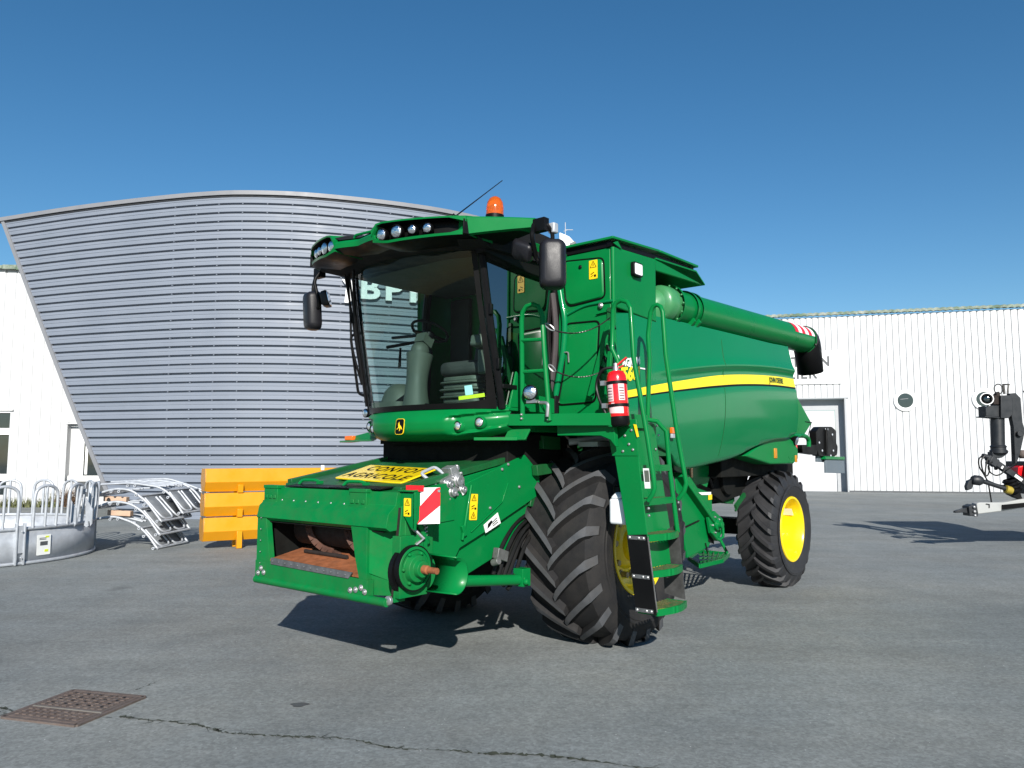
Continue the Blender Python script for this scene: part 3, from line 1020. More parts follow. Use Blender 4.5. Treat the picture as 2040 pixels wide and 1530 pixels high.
for i, P in enumerate((BP0, BP1, BP2, BP3, BP4)):
    P = [Vector(p) for p in P]
    o_ = Vector((P[2].x, P[2].y, min(p.z for p in P)))
    b = thing('feed_barrier', bar_lab[i], 'barrier', o_, 0, 'galvanised feed barriers in a stack')
    P = [p - o_ for p in P]
    ex = Vector((.16, .85 if i < 3 else .7, .02))
    Pc = rnd(P, .12, 4)
    mb = MB()
    mb.tube(Pc, .021, 8)
    mb.tube([p + ex for p in Pc], .021, 8)
    for p in (P[0], P[-1]):
        mb.tube([p, p + ex], .021, 8)
    mid = P[2] * .5 + P[3] * .5
    mb.tube([mid, mid + ex], .018, 8)
    fb = mb.build('barrier_frame', 'galva', b, smooth=60)
    mb = MB()
    A = [mid.lerp(P[3], .0), P[3], P[3].lerp(P[4], .5), P[4]]
    dn = Vector((-.01, 0, -.01))
    mb.loft([[p + ex * .03 + dn for p in A], [p + ex * .97 + dn for p in A]], caps=False, closed=False)
    sh_ = mb.build('barrier_sheet', 'galva_sheet', b, fix=False)
    so = sh_.modifiers.new('thickness', 'SOLIDIFY'); so.thickness = .006
    for k in range(2):
        mb = MB()
        t0 = .08 + .46 * k
        a_ = P[3] + ex * t0; b_ = P[3] + ex * (t0 + .34)
        dq = (P[4] - P[3]) * .86 + Vector((.03, 0, -.015))
        mb.tube(rnd([a_ + (P[2] - P[3]) * .3, a_ + dq, b_ + dq, b_ + (P[2] - P[3]) * .3], .10, 4), .018, 8)
        mb.build('arched_bar', 'galva', b, smooth=60)
    for k in range(3):
        t0 = .04 + .32 * k
        mb = MB()
        a_ = P[2] + ex * t0; b_ = P[2] + ex * (t0 + .22)
        m0 = P[0] + (P[1] - P[0]) * .2
        pts = [a_, P[1] + ex * t0 + Vector((0, 0, -.03)), m0 + ex * (t0 + .02), m0 + ex * (t0 + .2), P[1] + ex * (t0 + .22) + Vector((0, 0, -.03)), b_]
        mb.tube(rnd(pts, .09, 4), .018, 8)
        mb.build('arched_bar', 'galva', b, smooth=60)
    for p in (P[1] + Vector((-.05, -.02, -.05)), P[1] + Vector((.08, -.02, -.05)), P[2] + Vector((.1, -.02, -.09)), P[3] + Vector((-.03, -.02, -.05)), P[4] + Vector((-.05, -.02, .0))):
        mb = MB()
        mb.lathe([(.012, -.03), (.024, -.03), (.024, .03), (.012, .03), (.012, -.03)], p, (0, -1, 0), 10)
        mb.build('clamp_ring', 'galva', b, smooth=50)
for i, (px, py) in enumerate(((233, 990), (240, 1020))):
    o_ = Vector((-6.9378, 13.6, 0.8486)) if i == 0 else Vector((-6.8558, 13.6, 0.6048))
    blk = MB()
    blk.obox((0, 0, 0), (.20, 0, -.01), (0, .06, 0), (0, 0, .045))
    t = blk.build('wood_block', 'wood', bevel=.006, loc=o_)
    tag(t, ['pale wooden spacer block wedged under the third feed barrier from the bottom', 'pale wooden spacer block wedged under the second feed barrier from the bottom'][i], 'wood block', 'wood spacer blocks in the barrier stack')

# ---------- three yellow steel troughs stacked on forks
tr_lab = ['long yellow steel trough at the bottom of the stack, with its leg on the asphalt', 'long yellow steel trough in the middle of the stack', 'long yellow steel trough on top of the stack behind the harvester header']
T0 = Vector((-5.2749, 13.3, 0.0933)); T0.z = 0
tdir = Vector((1, .60, 0)).normalized(); tn = Vector((tdir.y, -tdir.x, 0))
for i, zb in enumerate((.14, .56, .98)):
    o_ = T0 + Vector((0, 0, zb))
    t = thing('feed_trough', tr_lab[i], 'trough', o_, 0, 'stacked yellow troughs')
    def tp(s, off, z): return tdir * s + tn * off + Vector((0, 0, z))
    pr = [(-.02, 0), (.08, .17), (.04, .40), (-.30, .40), (-.36, .20), (-.26, 0)]
    mb = MB()
    mb.loft([[tp(.0, a, z) for a, z in pr], [tp(3.3, a, z) for a, z in pr]])
    body = mb.build('trough_body', 'orange_steel', t, bevel=.006)
    mb = MB()
    mb.loft([[tp(-.012, a * 1.03, z) for a, z in pr], [tp(-.001, a * 1.03, z) for a, z in pr]])
    mb.build('end_plate', 'orange_end', t, bevel=.003)
    mb = MB()
    for s in (.58, 2.3):
        if i == 0:
            mb.prism([tp(s - .045, .10, -.135), tp(s + .045, .10, -.135), tp(s + .045, .10, .16), tp(s - .045, .10, .16)], -tn * .09)
        else:
            mb.prism([tp(s - .045, .07, -.02), tp(s + .045, .07, -.02), tp(s + .045, .09, .12), tp(s - .045, .09, .12)], -tn * .09)
        mb.prism([tp(s - .05, -.22, -.135 if i == 0 else -.055), tp(s + .05, -.22, -.135 if i == 0 else -.055), tp(s + .05, -.22, .05), tp(s - .05, -.22, .05)], -tn * .09)
    mb.build('fork_leg', 'orange_steel', t, bevel=.005)
    if i < 2:
        mb = MB()
        mb.prism([tp(-.02, -.02, .385), tp(.02, .03, .385), tp(.02, .03, .435), tp(-.02, -.02, .435)], -tn * .1)
        mb.build('spacer', 'letter_grey', t)
    else:
        mb = MB()
        mb.prism([tp(2.0, .06, .36), tp(2.06, .06, .36), tp(2.06, .06, .45), tp(2.0, .06, .45)], -tn * .004)
        mb.build('paper_tag', 'paper', t, smooth=0)

# ---------- trailed implement on the right
IY = 13.3
im = thing('trailed_implement', 'dark trailed farm implement with raised column, hoses and a pale drawbar', 'farm implement', (8.5158, 13.3, 0.7288))
io = Vector((8.5158, 13.3, 0.7288))
def ip(p): return Vector(p) - io
def plate_px(mb, pts, t=.06, dy=0.0):
    P = [ip(p) + Vector((0, dy, 0)) for p in pts]
    return mb.prism(P, (0, t, 0))
mb = MB()
plate_px(mb, [(8.185, 13.3, 2.4607), (8.4902, 13.3, 2.4694), (8.4696, 13.3, 2.2691), (8.1837, 13.3, 2.2865)], .22, -.05)
plate_px(mb, [(8.1489, 13.3, 2.2865), (8.4696, 13.3, 2.2691), (8.4681, 13.3, 2.243), (8.1479, 13.3, 2.2691)], .26, -.07)
plate_px(mb, [(8.428, 13.2, 2.6363), (8.593, 13.2, 2.6449), (8.631, 13.2, 2.5582), (8.6071, 13.2, 2.3072), (8.543, 13.2, 2.2468), (8.4049, 13.2, 2.2468)], .30, 0)
plate_px(mb, [(8.6097, 13.25, 2.675), (8.7058, 13.25, 2.6838), (8.7873, 13.25, 2.5966), (8.7957, 13.25, 2.1713), (8.8304, 13.25, 2.033), (8.7754, 13.25, 1.8432), (8.72, 13.25, 1.6453), (8.6492, 13.25, 1.4737), (8.6233, 13.25, 1.4737), (8.6357, 13.25, 2.1021), (8.6116, 13.25, 2.2752)], .10, -.02)
mb.lathe([(.0005, -.03), (.05, -.03), (.05, .03), (.0005, .03)], ip((8.7078, 13.2, 1.9797)), Y, 14)
col_ = mb.build('raised_head', 'machine_grey', im, bevel=.006)
mb = MB()
a_, b_ = ip((8.4393, 13.35, 2.2541)), ip((8.4183, 13.35, 1.7496))
mb.tube([a_, b_], .108, 22)
mb.build('column', 'machine_grey', im, smooth=50)
mb = MB()
c_ = ip((8.4239, 13.35, 1.6976))
mb.lathe([(.12, -.06), (.14, -.05), (.14, -.0), (.12, .01), (.12, .05), (.135, .06), (.10, .10)], c_, Z, 20)
plate_px(mb, [(8.2869, 13.3, 1.6714), (8.4948, 13.3, 1.6714), (8.5732, 13.3, 1.68), (8.5355, 13.3, 1.6283), (8.4453, 13.3, 1.568), (8.3318, 13.3, 1.5507), (8.2829, 13.3, 1.6024)], .14, 0)
mb.tube([ip((8.3242, 13.3, 1.568)), ip((8.3925, 13.4, 1.3684))], .03, 8)
mb.build('column_foot', 'machine_grey', im, bevel=.004)
mb = MB()
mb.prism([ip((8.4997, 13.3, 2.1908)), ip((8.5215, 13.3, 2.1908)), ip((8.5051, 13.3, 1.8441)), ip((8.4878, 13.3, 1.8441))], (0, .03, 0))
mb.build('blue_strip', 'blue', im)
mb = MB()
c_ = ip((8.1736, 13.2, 2.5755))
mb.lathe([(.06, .08), (.095, .03), (.10, -.01), (.09, -.02)], c_, (-.35, -.9, 0.05), 24)
mb.use(1)
mb.lathe([(.088, .03), (.06, .045), (.0005, .05)], c_, (-.35, -.9, .05), 24)
mb.use(2)
mb.lathe([(.09, .02), (.105, .028), (.105, .05), (.09, .05)], c_, (-.35, -.9, .05), 24)
mb.tube([c_ + Vector((.02, .03, -.05)), c_ + Vector((.02, .06, -.13))], .015, 6)
mb.build('work_lamp', ['black', 'window', 'white'], im, smooth=50)
mb = MB()
mb.obox(ip((8.3739, 13.3, 2.5655)), (.05, 0, 0), (0, .05, 0), (0, 0, .08))
mb.obox(ip((8.4221, 13.3, 2.6441)), (.03, 0, .02), (0, .05, 0), (-.01, 0, .05))
mb.build('hinge_block', 'rust_dark', im, bevel=.01)
mb = MB()
c_ = ip((8.4868, 13.35, 2.7622))
mb.tube([c_ + Vector((.075 * math.cos(2 * PI * k / 18), 0, .085 * math.sin(2 * PI * k / 18))) for k in range(18)], .010, 6, closed=True)
mb.tube([ip((8.5616, 13.35, 2.8414)), ip((8.6843, 13.35, 2.8414))], .012, 6)
for px in ():
    pass
mb.tube([ip((8.5786, 13.35, 2.8326)), ip((8.5866, 13.35, 2.6744))], .02, 6)
mb.tube([ip((8.6662, 13.35, 2.8326)), ip((8.6392, 13.35, 2.6744))], .014, 6)
mb.build('top_loop', 'chain', im)
for j, pts in enumerate(([(8.0793, 13.25, 1.6024), (8.0156, 13.25, 1.5423), (8.0169, 13.25, 1.4138), (8.087, 13.25, 1.2855), (8.1485, 13.25, 1.1574), (8.1668, 13.25, 1.0295), (8.1888, 13.25, 0.817), (8.1839, 13.25, 0.7321)],
                         [(8.0918, 13.2, 1.6024), (8.0268, 13.2, 1.5169), (8.0428, 13.2, 1.3463), (8.1065, 13.2, 1.2611), (8.1543, 13.2, 1.3463), (8.1506, 13.2, 1.4316)],
                         [(8.2147, 13.2, 1.4998), (8.142, 13.2, 1.4316), (8.1618, 13.2, 1.3292), (8.2612, 13.2, 1.2696), (8.3661, 13.2, 1.3037), (8.413, 13.2, 1.3719)],
                         [(8.1414, 13.2, 1.5682), (8.0982, 13.2, 1.4145), (8.0712, 13.2, 1.2441)],
                         [(8.6251, 13.2, 1.4742), (8.5357, 13.2, 1.4145), (8.4463, 13.2, 1.3548)],
                         [(8.1472, 13.3, 1.1985), (8.3239, 13.3, 1.1215), (8.4943, 13.3, 1.0872)])):
    mb = MB()
    mb.tube(crom([ip(p) for p in pts], 6), .012 if j < 5 else .007, 6)
    mb.build('hydraulic_hose', 'hose', im)
mb = MB()
mb.tube([ip((8.1098, 13.3, 1.6024)), ip((8.2208, 13.3, 1.5766))], .045, 10)
mb.beam(ip((8.1949, 13.3, 1.5766)), ip((8.8824, 13.3, 1.0872)), .10, .10, (0, 0, 1))
mb.beam(ip((8.2188, 13.3, 1.5421)), ip((8.3354, 13.3, 1.4647)), .12, .14, (0, 0, 1))
bm_ = mb.build('boom', 'machine_grey', im, bevel=.008)
mb = MB()
mb.beam(ip((8.6129, 13.24, 1.2686)), ip((8.728, 13.24, 1.1833)), .01, .05)
mb.beam(ip((8.3894, 13.24, 1.4139)), ip((8.4142, 13.24, 1.3968)), .01, .05)
mb.build('white_label', 'paper', bm_)
mb = MB()
c_ = ip((7.9479, 13.2, 1.1846))
mb.lathe([(.0005, -.10), (.06, -.10), (.085, -.06), (.085, .03), (.065, .07), (.04, .09)], c_, Vector((1, 0, -.12)), 16)
plate_px(mb, [(7.7933, 13.2, 1.1761), (7.8899, 13.2, 1.2186), (7.8761, 13.2, 1.1251), (7.8371, 13.2, 1.0402), (7.7672, 13.2, 1.0147), (7.7539, 13.2, 1.0826)], .08)
mb.tube([ip((8.0074, 13.2, 1.1761)), ip((8.4526, 13.2, 1.0317))], .038, 12)
mb.build('drive_shaft', 'machine_grey', im, smooth=45)
mb = MB()
mb.lathe([(.04, -.06), (.07, -.05), (.07, .05), (.04, .06)], ip((8.4606, 13.2, 1.0232)), (1, 0, -.3), 16)
mb.build('shaft_collar', 'collar_yellow', im)
mb = MB()
for k in range(4):
    mb.lathe([(.10, -.03), (.125, 0), (.10, .03)], ip((8.5277, 13.25, 1.1745)) + Vector((.02 * k, 0, -.055 * k)), (.3, 0, -1), 18)
plate_px(mb, [(8.4968, 13.25, 1.0892), (8.6751, 13.25, 1.0551), (8.7231, 13.25, 0.8594), (8.6303, 13.25, 0.8849), (8.5138, 13.25, 0.9444)], .12)
mb.build('rubber_bellows', 'black', im, smooth=50)
mb = MB()
plate_px(mb, [(7.9088, 13.2, 0.7945), (7.961, 13.2, 0.8115), (8.371, 13.2, 0.8115), (8.8894, 13.2, 0.9045), (8.8797, 13.2, 0.7523), (8.3624, 13.2, 0.6678), (7.9585, 13.2, 0.6172), (7.9073, 13.2, 0.6172)], .16, .0)
dw = mb.build('drawbar', 'drawbar_paint', im, bevel=.015)
mb = MB()
plate_px(mb, [(8.3282, 13.15, 0.7723), (8.8504, 13.15, 0.8229), (8.8461, 13.15, 0.7555), (8.3237, 13.15, 0.6966)], .06)
mb.build('dark_slot', 'ink', dw)
mb = MB()
plate_px(mb, [(7.7516, 13.17, 0.7458), (7.8387, 13.17, 0.7795), (7.8884, 13.17, 0.7542), (7.9073, 13.17, 0.6363), (7.8954, 13.17, 0.5774), (7.7598, 13.17, 0.5858)], .2)
plate_px(mb, [(7.5461, 13.22, 0.6664), (7.7806, 13.22, 0.7341), (7.7911, 13.22, 0.6157), (7.69, 13.22, 0.6411), (7.5443, 13.22, 0.6326)], .06)
mb.use(1)
for q in ((7.8304, 13.16, 0.738), (7.8347, 13.16, 0.6622), (7.8394, 13.16, 0.595)):
    mb.bolt(ip(q), (0, -1, 0), .026, .03)
mb.build('hitch_coupling', ['machine_grey', 'steel'], im, bevel=.005)
mb = MB()
plate_px(mb, [(8.0649, 13.19, 0.7952), (8.1242, 13.19, 0.7867), (8.1203, 13.19, 0.7192), (8.1032, 13.19, 0.7192), (8.1061, 13.19, 0.7698), (8.0554, 13.19, 0.7783)], .03)
mb.build('hook', 'machine_grey', im)
mb = MB()
mb.ball(ip((8.8125, 13.3, 1.6283)), .10, 14, 1, 1, .8)
mb.build('cast_housing', 'brown_iron', im, smooth=60)
mb = MB()
plate_px(mb, [(8.7869, 13.4, 1.4117), (9.0613, 13.4, 1.481), (9.0415, 13.4, 1.1696), (8.8508, 13.4, 1.1783), (8.7702, 13.4, 1.2819)], .3)
mb.build('red_frame', 'red_ext', im, bevel=.01)
# remaining body, axle and wheels just beyond the right edge of the photograph
mb = MB()
b0 = ip((8.8786, 13.3, 1.0274))
mb.obox(b0 + Vector((1.1, .1, .2)), (1.1, 0, 0), (0, .5, 0), (0, 0, .28))
mb.prism([b0 + Vector(p) for p in ((.35, -.35, 1.75), (2.2, -.35, 1.75), (1.7, -.35, .95), (1.35, -.35, .5), (1.0, -.35, .5), (.7, -.35, .95))], (0, .9, 0))
mb.beam(b0 + Vector((.15, .1, .45)), b0 + Vector((.5, .1, 1.6)), .10, .10, Y)
mb.build('machine_body', 'machine_grey', im, bevel=.02)
zg = -io.z
for s in (-.75, .85):
    mb = MB()
    mb.lathe([(.22, -.14), (.44, -.15), (.5, -.08), (.51, 0), (.5, .08), (.44, .15), (.22, .14), (.18, .02), (.0005, .02)], Vector((b0.x + 1.7, b0.y + .15 + s, zg + .51)), Y, 36)
    mb.build('wheel', 'rubber_clean', im, smooth=45)

# ================================================================== COMBINE HARVESTER
HL = (0.0393, 7.6697, 0.0)
HZ = R(230)
H = thing('combine_harvester', 'large green combine harvester with yellow wheels, black cab glass and a folded unloading auger', 'combine harvester', HL, HZ)


# ---------- wheels
def make_wheel(cx, cy, cz, Rb, W, rim, N, lh, lw, vdir, side, tyre_mat, front):
    c = Vector((cx, cy, cz))
    def pt(th, y, r):
        p = Vector((r * math.sin(th), y * side, r * math.cos(th)))
        return p
    ys = [-0.5, -0.47, -0.40, -0.2, 0, 0.2, 0.40, 0.47, 0.5]
    rs = [Rb - 0.15, Rb - 0.07, Rb - 0.016, Rb - 0.004, Rb, Rb - 0.004, Rb - 0.016, Rb - 0.07, Rb - 0.15]
    def rbody(y):
        return interp([q * W for q in ys], rs, y)
    # rim
    mb = MB()
    if front:
        prof = [(rim + 0.02, .415), (rim + .012, .45), (rim - .012, .45), (rim - .03, .40), (rim - .045, .30), (rim - .06, .27), (.335, .25), (.22, .25), (.19, .30), (.15, .32), (.14, .38), (.10, .40), (.0005, .40)]
    else:
        prof = [(rim + 0.02, .415), (rim + .012, .46), (rim - .012, .46), (rim - .03, .40), (rim - .045, .1), (rim - .055, -.05), (rim - .09, -.09), (.17, -.06), (.14, .0), (.10, .02), (.0005, .02)]
    mb.lathe([(r, h * W * side) for r, h in prof], (0, 0, 0), (0, 1, 0), 48)
    mb.lathe([(rim + .02, .415 * W * side), (rim + .02, -.415 * W * side)], (0, 0, 0), (0, 1, 0), 48)
    mb.lathe([(rim + 0.02, -.415 * W * side), (rim - .03, -.40 * W * side), (.1, -.1 * W * side)], (0, 0, 0), (0, 1, 0), 32)
    mb.use(1)
    nb = 10
    for k in range(nb):
        a = 2 * PI * (k + .35) / nb
        rr = .275 if front else .15
        o = pt(a, (.25 if front else -.06) * W, rr)
        q = (0.026, 0.075) if front else (0.012, 0.03)
        mb.lathe([(q[0] * 1.5, 0), (q[0] * 1.5, .012), (q[0], .014), (q[0], q[1]), (.0005, q[1])], o, (0, side, 0), 6)
    mb.use(2)
    if not front:
        fr = Frame(pt(R(-62), -.0 * W, rim - .055), Vector((0, side, 0)), pt(R(28), 0, 1))
        o = pt(R(-55), .12 * W, rim - 0.058)
        t = Vector((math.cos(R(-55)), 0, -math.sin(R(-55))))
        mb.obox(o, t * .05, Vector((0, .07, 0)), pt(R(-55), 0, 1).normalized() * .002)
    rimo = mb.build('wheel_rim', ['yellow', 'yellow' if not front else 'sticker_nut', 'paper'], H, loc=c, smooth=40)
    # tyre
    mb = MB()
    prof = [(rim + .005, -.43), (rim + .035, -.455), (rim + (Rb - rim) * .35, -.505), (rim + (Rb - rim) * .6, -.515)] + list(zip(rs, ys)) + \
           [(rim + (Rb - rim) * .6, .515), (rim + (Rb - rim) * .35, .505), (rim + .035, .455), (rim + .005, .43)]
    mb.lathe([(r, h * W * side) for r, h in prof], (0, 0, 0), (0, 1, 0), 72)
    # two raised sidewall rings
    for s in (-1, 1):
        rr0 = rim + (Rb - rim) * .52
        mb.lathe([(rr0 - .012, s * .508 * W), (rr0, s * .522 * W), (rr0 + .012, s * .508 * W)], (0, 0, 0), (0, 1, 0), 72)
    sw = 0.40 if front else 0.36
    for s in (-1, 1):
        for k in range(N):
            th0 = 2 * PI * (k + (0.5 if s > 0 else 0)) / N
            rings = []
            S = 9
            for i in range(S + 1):
                u = i / S
                y = s * W * (-0.035 + 0.525 * min(u, 1.0))
                th = th0 + vdir * sw * (u ** 0.82)
                rb = rbody(y)
                top = rb + lh * (0.92 if i == 0 else 1)
                if i == S:
                    top = rb + lh * .35
                    rb -= .05
                wb, wt = lw * 1.55 / Rb, lw * (1.0 if i else .8) / Rb
                if i >= S - 1:
                    wb *= 1.25; wt *= 1.3
                rings.append([pt(th - wb * .5, y, rb - .02), pt(th - wt * .5, y, top), pt(th + wt * .5, y, top), pt(th + wb * .5, y, rb - .02)])
            mb.loft(rings)
            for q_ in range(len(mb.f) - 4 * S - 2, len(mb.f)):
                f_ = mb.f[q_]
                if len(f_) == 4 and all((i_ - f_[0]) in (0, 1, 3, 4, 5, -3, -4) for i_ in f_):
                    z_ = [(i_ - (len(mb.v) - 4 * (S + 1))) % 4 for i_ in f_]
                    if sorted(z_) == [1, 1, 2, 2]: mb.mi[q_] = 1
    # flatten on the ground
    for p in mb.v:
        if p.z < -cz:
            d = -cz - p.z
            p.z = -cz + 0.0005
            p.y += (0.35 * d if p.y > 0 else -0.35 * d)
    mb.build('tyre', [tyre_mat, 'rubber_top' if front else tyre_mat], rimo, smooth=32)
    return rimo
for side in (1, -1):
    make_wheel(0, 1.08 * side, 0.835, 0.825, 0.74, 0.42, 20, 0.062, 0.060, -1, side, 'rubber', True)
    make_wheel(-3.70, 1.15 * side, 0.70, 0.668, 0.50, 0.385, 23, 0.05, 0.048, 1, side, 'rubber_clean', False)

# ---------- chassis under the machine
mb = MB()
mb.box((-3.5, -0.72, 1.02), (0.55, 0.72, 1.95))
mb.box((0.2, -0.78, 1.25), (1.05, 0.78, 1.80))
mb.box((-4.4, -1.15, 1.36), (-2.2, 1.15, 1.95))
mb.box((-0.2, -0.95, 0.62), (0.2, 0.95, 1.05))
mb.prism([(-1.0, .5, .8), (-2.9, .5, .8), (-3.3, .5, 1.05), (-.8, .5, 1.05)], (0, -1.0, 0))
chassis = mb.build('chassis', 'dark', H, bevel=.01)
mb = MB()
mb.box((-0.14, -.9, 0.70), (0.14, .9, 0.97))
mb.build('front_axle', 'dark', chassis, bevel=.008)
mb = MB()
mb.box((-3.85, -1.0, 0.60), (-3.60, 1.0, 0.80))
mb.box((-3.9, -.16, .55), (-3.5, .16, 1.2))
mb.build('rear_axle', 'dark', chassis, bevel=.008)
# clutter of pipes and brackets seen in the gaps over and behind the front wheel
random.seed(11)
for k in range(22):
    mb = MB()
    x0 = random.uniform(-3.0, .9); y0 = random.uniform(.74, 1.0); z0 = random.uniform(1.15, 1.8)
    mb.tube(crom([(x0, y0, z0), (x0 - .25, y0 + .05, z0 - random.uniform(-.1, .2)), (x0 - .5, y0, z0 - random.uniform(0, .3)), (x0 - .8, y0 - .1, z0 - random.uniform(0, .4))], 4), random.uniform(.012, .025), 6)
    mb.build('hydraulic_hose', 'hose', chassis)
for k in range(14):
    mb = MB()
    x0 = random.uniform(-2.9, 1.0); y0 = random.uniform(.72, .9); z0 = random.uniform(1.2, 1.85)
    mb.obox((x0, y0, z0), (random.uniform(.04, .14), 0, random.uniform(-.03, .03)), (0, .03, 0), (random.uniform(-.02, .02), 0, random.uniform(.03, .1)))
    mb.build('bracket', 'green_dark', chassis, bevel=.004)
# bolts, dirt on white hose parts above the tyre
mb = MB()
mb.tube(crom([(.42, .95, 1.72), (.25, 1.2, 1.75), (.05, 1.45, 1.72)], 5), .03, 8)
mb.obox((0.30, 1.15, 1.70), (.12, 0, 0), (0, .1, 0), (0, 0, .02))
mb.build('fuel_line', 'galva', chassis)

# ---------- feeder house
FY = 0.80
mb = MB()
side = [(2.0975, 0.8, 0.9679), (1.8248, 0.8, 1.2229), (1.5833, 0.8, 1.3824), (0.8424, 0.8, 1.6096), (0.6436, 0.8, 1.4547), (0.6516, 0.8, 1.2664), (1.3632, 0.8, 0.997), (1.6289, 0.8, 0.9046), (1.6878, 0.8, 0.8246), (2.0865, 0.8, 0.886)]
mb.prism(side, (0, -.035, 0))
mb.mirror_y()
mb.use(1)
for q in ((0.9252, 0.802, 1.3432), (1.2892, 0.802, 1.1882), (1.1431, 0.802, 1.4915), (1.0675, 0.802, 1.5314)):
    mb.bolt(q, Y, .014, .012)
mb.use(0)
core = [(1.70, -.76, 1.41), (0.55, -.76, 1.62), (0.3, -.76, 1.45), (0.35, -.76, 1.05), (1.6, -.76, .66), (1.70, -.76, .66)]
mb.prism(core, (0, 1.52, 0))
feeder = mb.build('feeder_house', ['green', 'steel'], H, bevel=.006)
# ridge plates on the side sheet
mb = MB()
mb.tube([(1.5204, 0.815, 1.3771), (1.6177, 0.815, 0.9646)], .012, 8)
mb.beam((1.5872, 0.812, 0.9958), (1.621, 0.812, 1.0736), .03, .03, (0, 1, 0))
mb.build('side_brace', 'green', feeder, bevel=.003)
mb = MB()
mb.beam((1.0721, 0.806, 1.3804), (1.1473, 0.806, 1.2293), .008, .012, (0, 1, 0))
mb.beam((1.1473, 0.806, 1.2293), (1.5138, 0.806, 1.0164), .008, .012, (0, 1, 0))
mb.build('side_fold', 'green', feeder, bevel=.003)
fr = Frame((1.4778, 0.803, 1.1979), Vector((-1, 0, .0)), Z)
warning_sticker(feeder, Frame((1.4835, 0.803, 1.2059), (-1, 0, -.06), (-.06, 0, 1)), .085, .20, 3)
# white label low on the feeder side
mb = MB()
LQ = [Vector(q) for q in ((1.3668, 0.803, 1.0597), (1.1992, 0.803, 1.1478), (1.162, 0.803, 1.0618), (1.343, 0.803, 0.9957))]
mb.prism(LQ, (0, .003, 0))
mb.use(1)
lq = lambda s_, t_: (LQ[0] * (1 - s_) + LQ[1] * s_) * (1 - t_) + (LQ[3] * (1 - s_) + LQ[2] * s_) * t_ + Vector((0, .0035, 0))
mb.prism([lq(.25, .25), lq(.5, .15), lq(.55, .4), lq(.35, .6), lq(.15, .7)], (0, .001, 0))
for k in range(3):
    mb.prism([lq(.5, .75 - .18 * k), lq(.85, .7 - .2 * k), lq(.85, .78 - .2 * k), lq(.5, .83 - .18 * k)], (0, .001, 0))
mb.build('instruction_label', ['paper', 'ink'], feeder, smooth=0)
# top cover of the feeder house with black rubber strip at the back
mb = MB()
mb.prism([(2.14, -.74, 1.352), (2.14, .70, 1.352), (0.62, .70, 1.615), (0.62, -.74, 1.615)], (0, 0, .02))
mb.beam((2.10, .73, 1.375), (.66, .73, 1.63), .05, .05)
mb.beam((2.10, -.74, 1.375), (.66, -.74, 1.63), .06, .06)
mb.build('top_cover', 'green_dark', feeder, bevel=.004)

# front frame (face plate with the throat opening)
FX = 2.35
mb = MB()
def yz(px_y, z): return None
# upper housing: folded profile drawn along y
prof = [(1.70, 1.41), (2.02, 1.36), (2.27, 1.345), (2.285, 1.255), (2.35, 1.20), (2.372, 1.105), (2.335, 1.08), (1.70, 1.12)]
mb.prism([(x, -.79, z) for x, z in prof], (0, 1.60, 0))
# jambs left and right of the opening
mb.prism([(2.362, -.79, 1.10), (2.362, -.665, 1.10), (2.362, -.60, .755), (2.362, -.79, .70)], (-.05, 0, 0))
mb.prism([(2.362, .42, 1.10), (2.362, .60, 1.10), (2.362, .60, .72), (2.362, .53, .70), (2.362, .475, .87)], (-.05, 0, 0))
mb.prism([(2.34, .60, 1.16), (2.20, .80, 1.24), (2.16, .80, .68), (2.34, .60, .78)], (-.04, -.02, 0))
mb.prism([(2.34, .58, .79), (2.17, .80, .69), (2.17, .80, .62), (2.34, .50, .62)], (-.05, 0, 0))
# bottom beam
mb.prism([(2.37, -.79, .76), (2.37, .62, .735), (2.37, .62, .60), (2.37, -.79, .60)], (-.06, 0, 0))
mb.tube([(2.36, -.79, .605), (2.36, .82, .605)], .03, 12)
mb.box((1.70, -.79, .60), (2.31, -.76, 1.10))
mb.box((1.70, .74, .62), (2.2, .78, 1.36))
FRAME_MB = mb
mb = MB()
mb.prism([(2.25, .80, 1.25), (2.25, .835, 1.25), (2.31, .835, .60), (2.31, .80, .60)], (-.10, 0, 0))
mb.build('edge_plate', 'green_worn', feeder, bevel=.003)
mb = MB()
mb.prism([(2.256, .805, 1.24), (2.256, .832, 1.24), (2.314, .828, .64), (2.314, .812, .64)], (.003, 0, 0))
mb.build('rubbed_edge', 'rust_dark', feeder, smooth=0)
# two latch boxes on the upper lip
for y0 in (-.70, .42):
    mb = MB()
    mb.box((2.24, y0 - .10, 1.335), (2.31, y0 + .10, 1.362))
    mb.box((2.27, y0 - .095, 1.23), (2.305, y0 + .095, 1.335))
    for k in range(3):
        mb.box((2.305, y0 - .08 + k * .06, 1.255), (2.313, y0 - .04 + k * .06, 1.285))
    mb.box((2.30, y0 - .1, 1.222), (2.316, y0 + .1, 1.238))
    mb.build('latch_box', 'green_worn', feeder, bevel=.004)
# black sealing strips on the top edge
for (a, b, dz) in ((-.55, .02, 0), (.03, .62, .004)):
    mb = MB()
    mb.prism([(2.27, a, 1.352 + dz), (2.27, b, 1.352 + dz), (2.12, b, 1.366 + dz), (2.12, a, 1.366 + dz)], (0, 0, .008))
    mb.build('rubber_strip', 'black', feeder, bevel=.003)
for y0 in (-.42, .16):
    mb = MB()
    mb.tube(rnd([(2.16, y0 - .10, 1.37), (2.14, y0 - .08, 1.405), (2.11, y0 + .06, 1.405), (2.09, y0 + .10, 1.385)], .03, 4), .013, 8)
    mb.box((2.08, y0 + .08, 1.37), (2.12, y0 + .12, 1.40))
    mb.build('grab_handle', 'green', feeder)
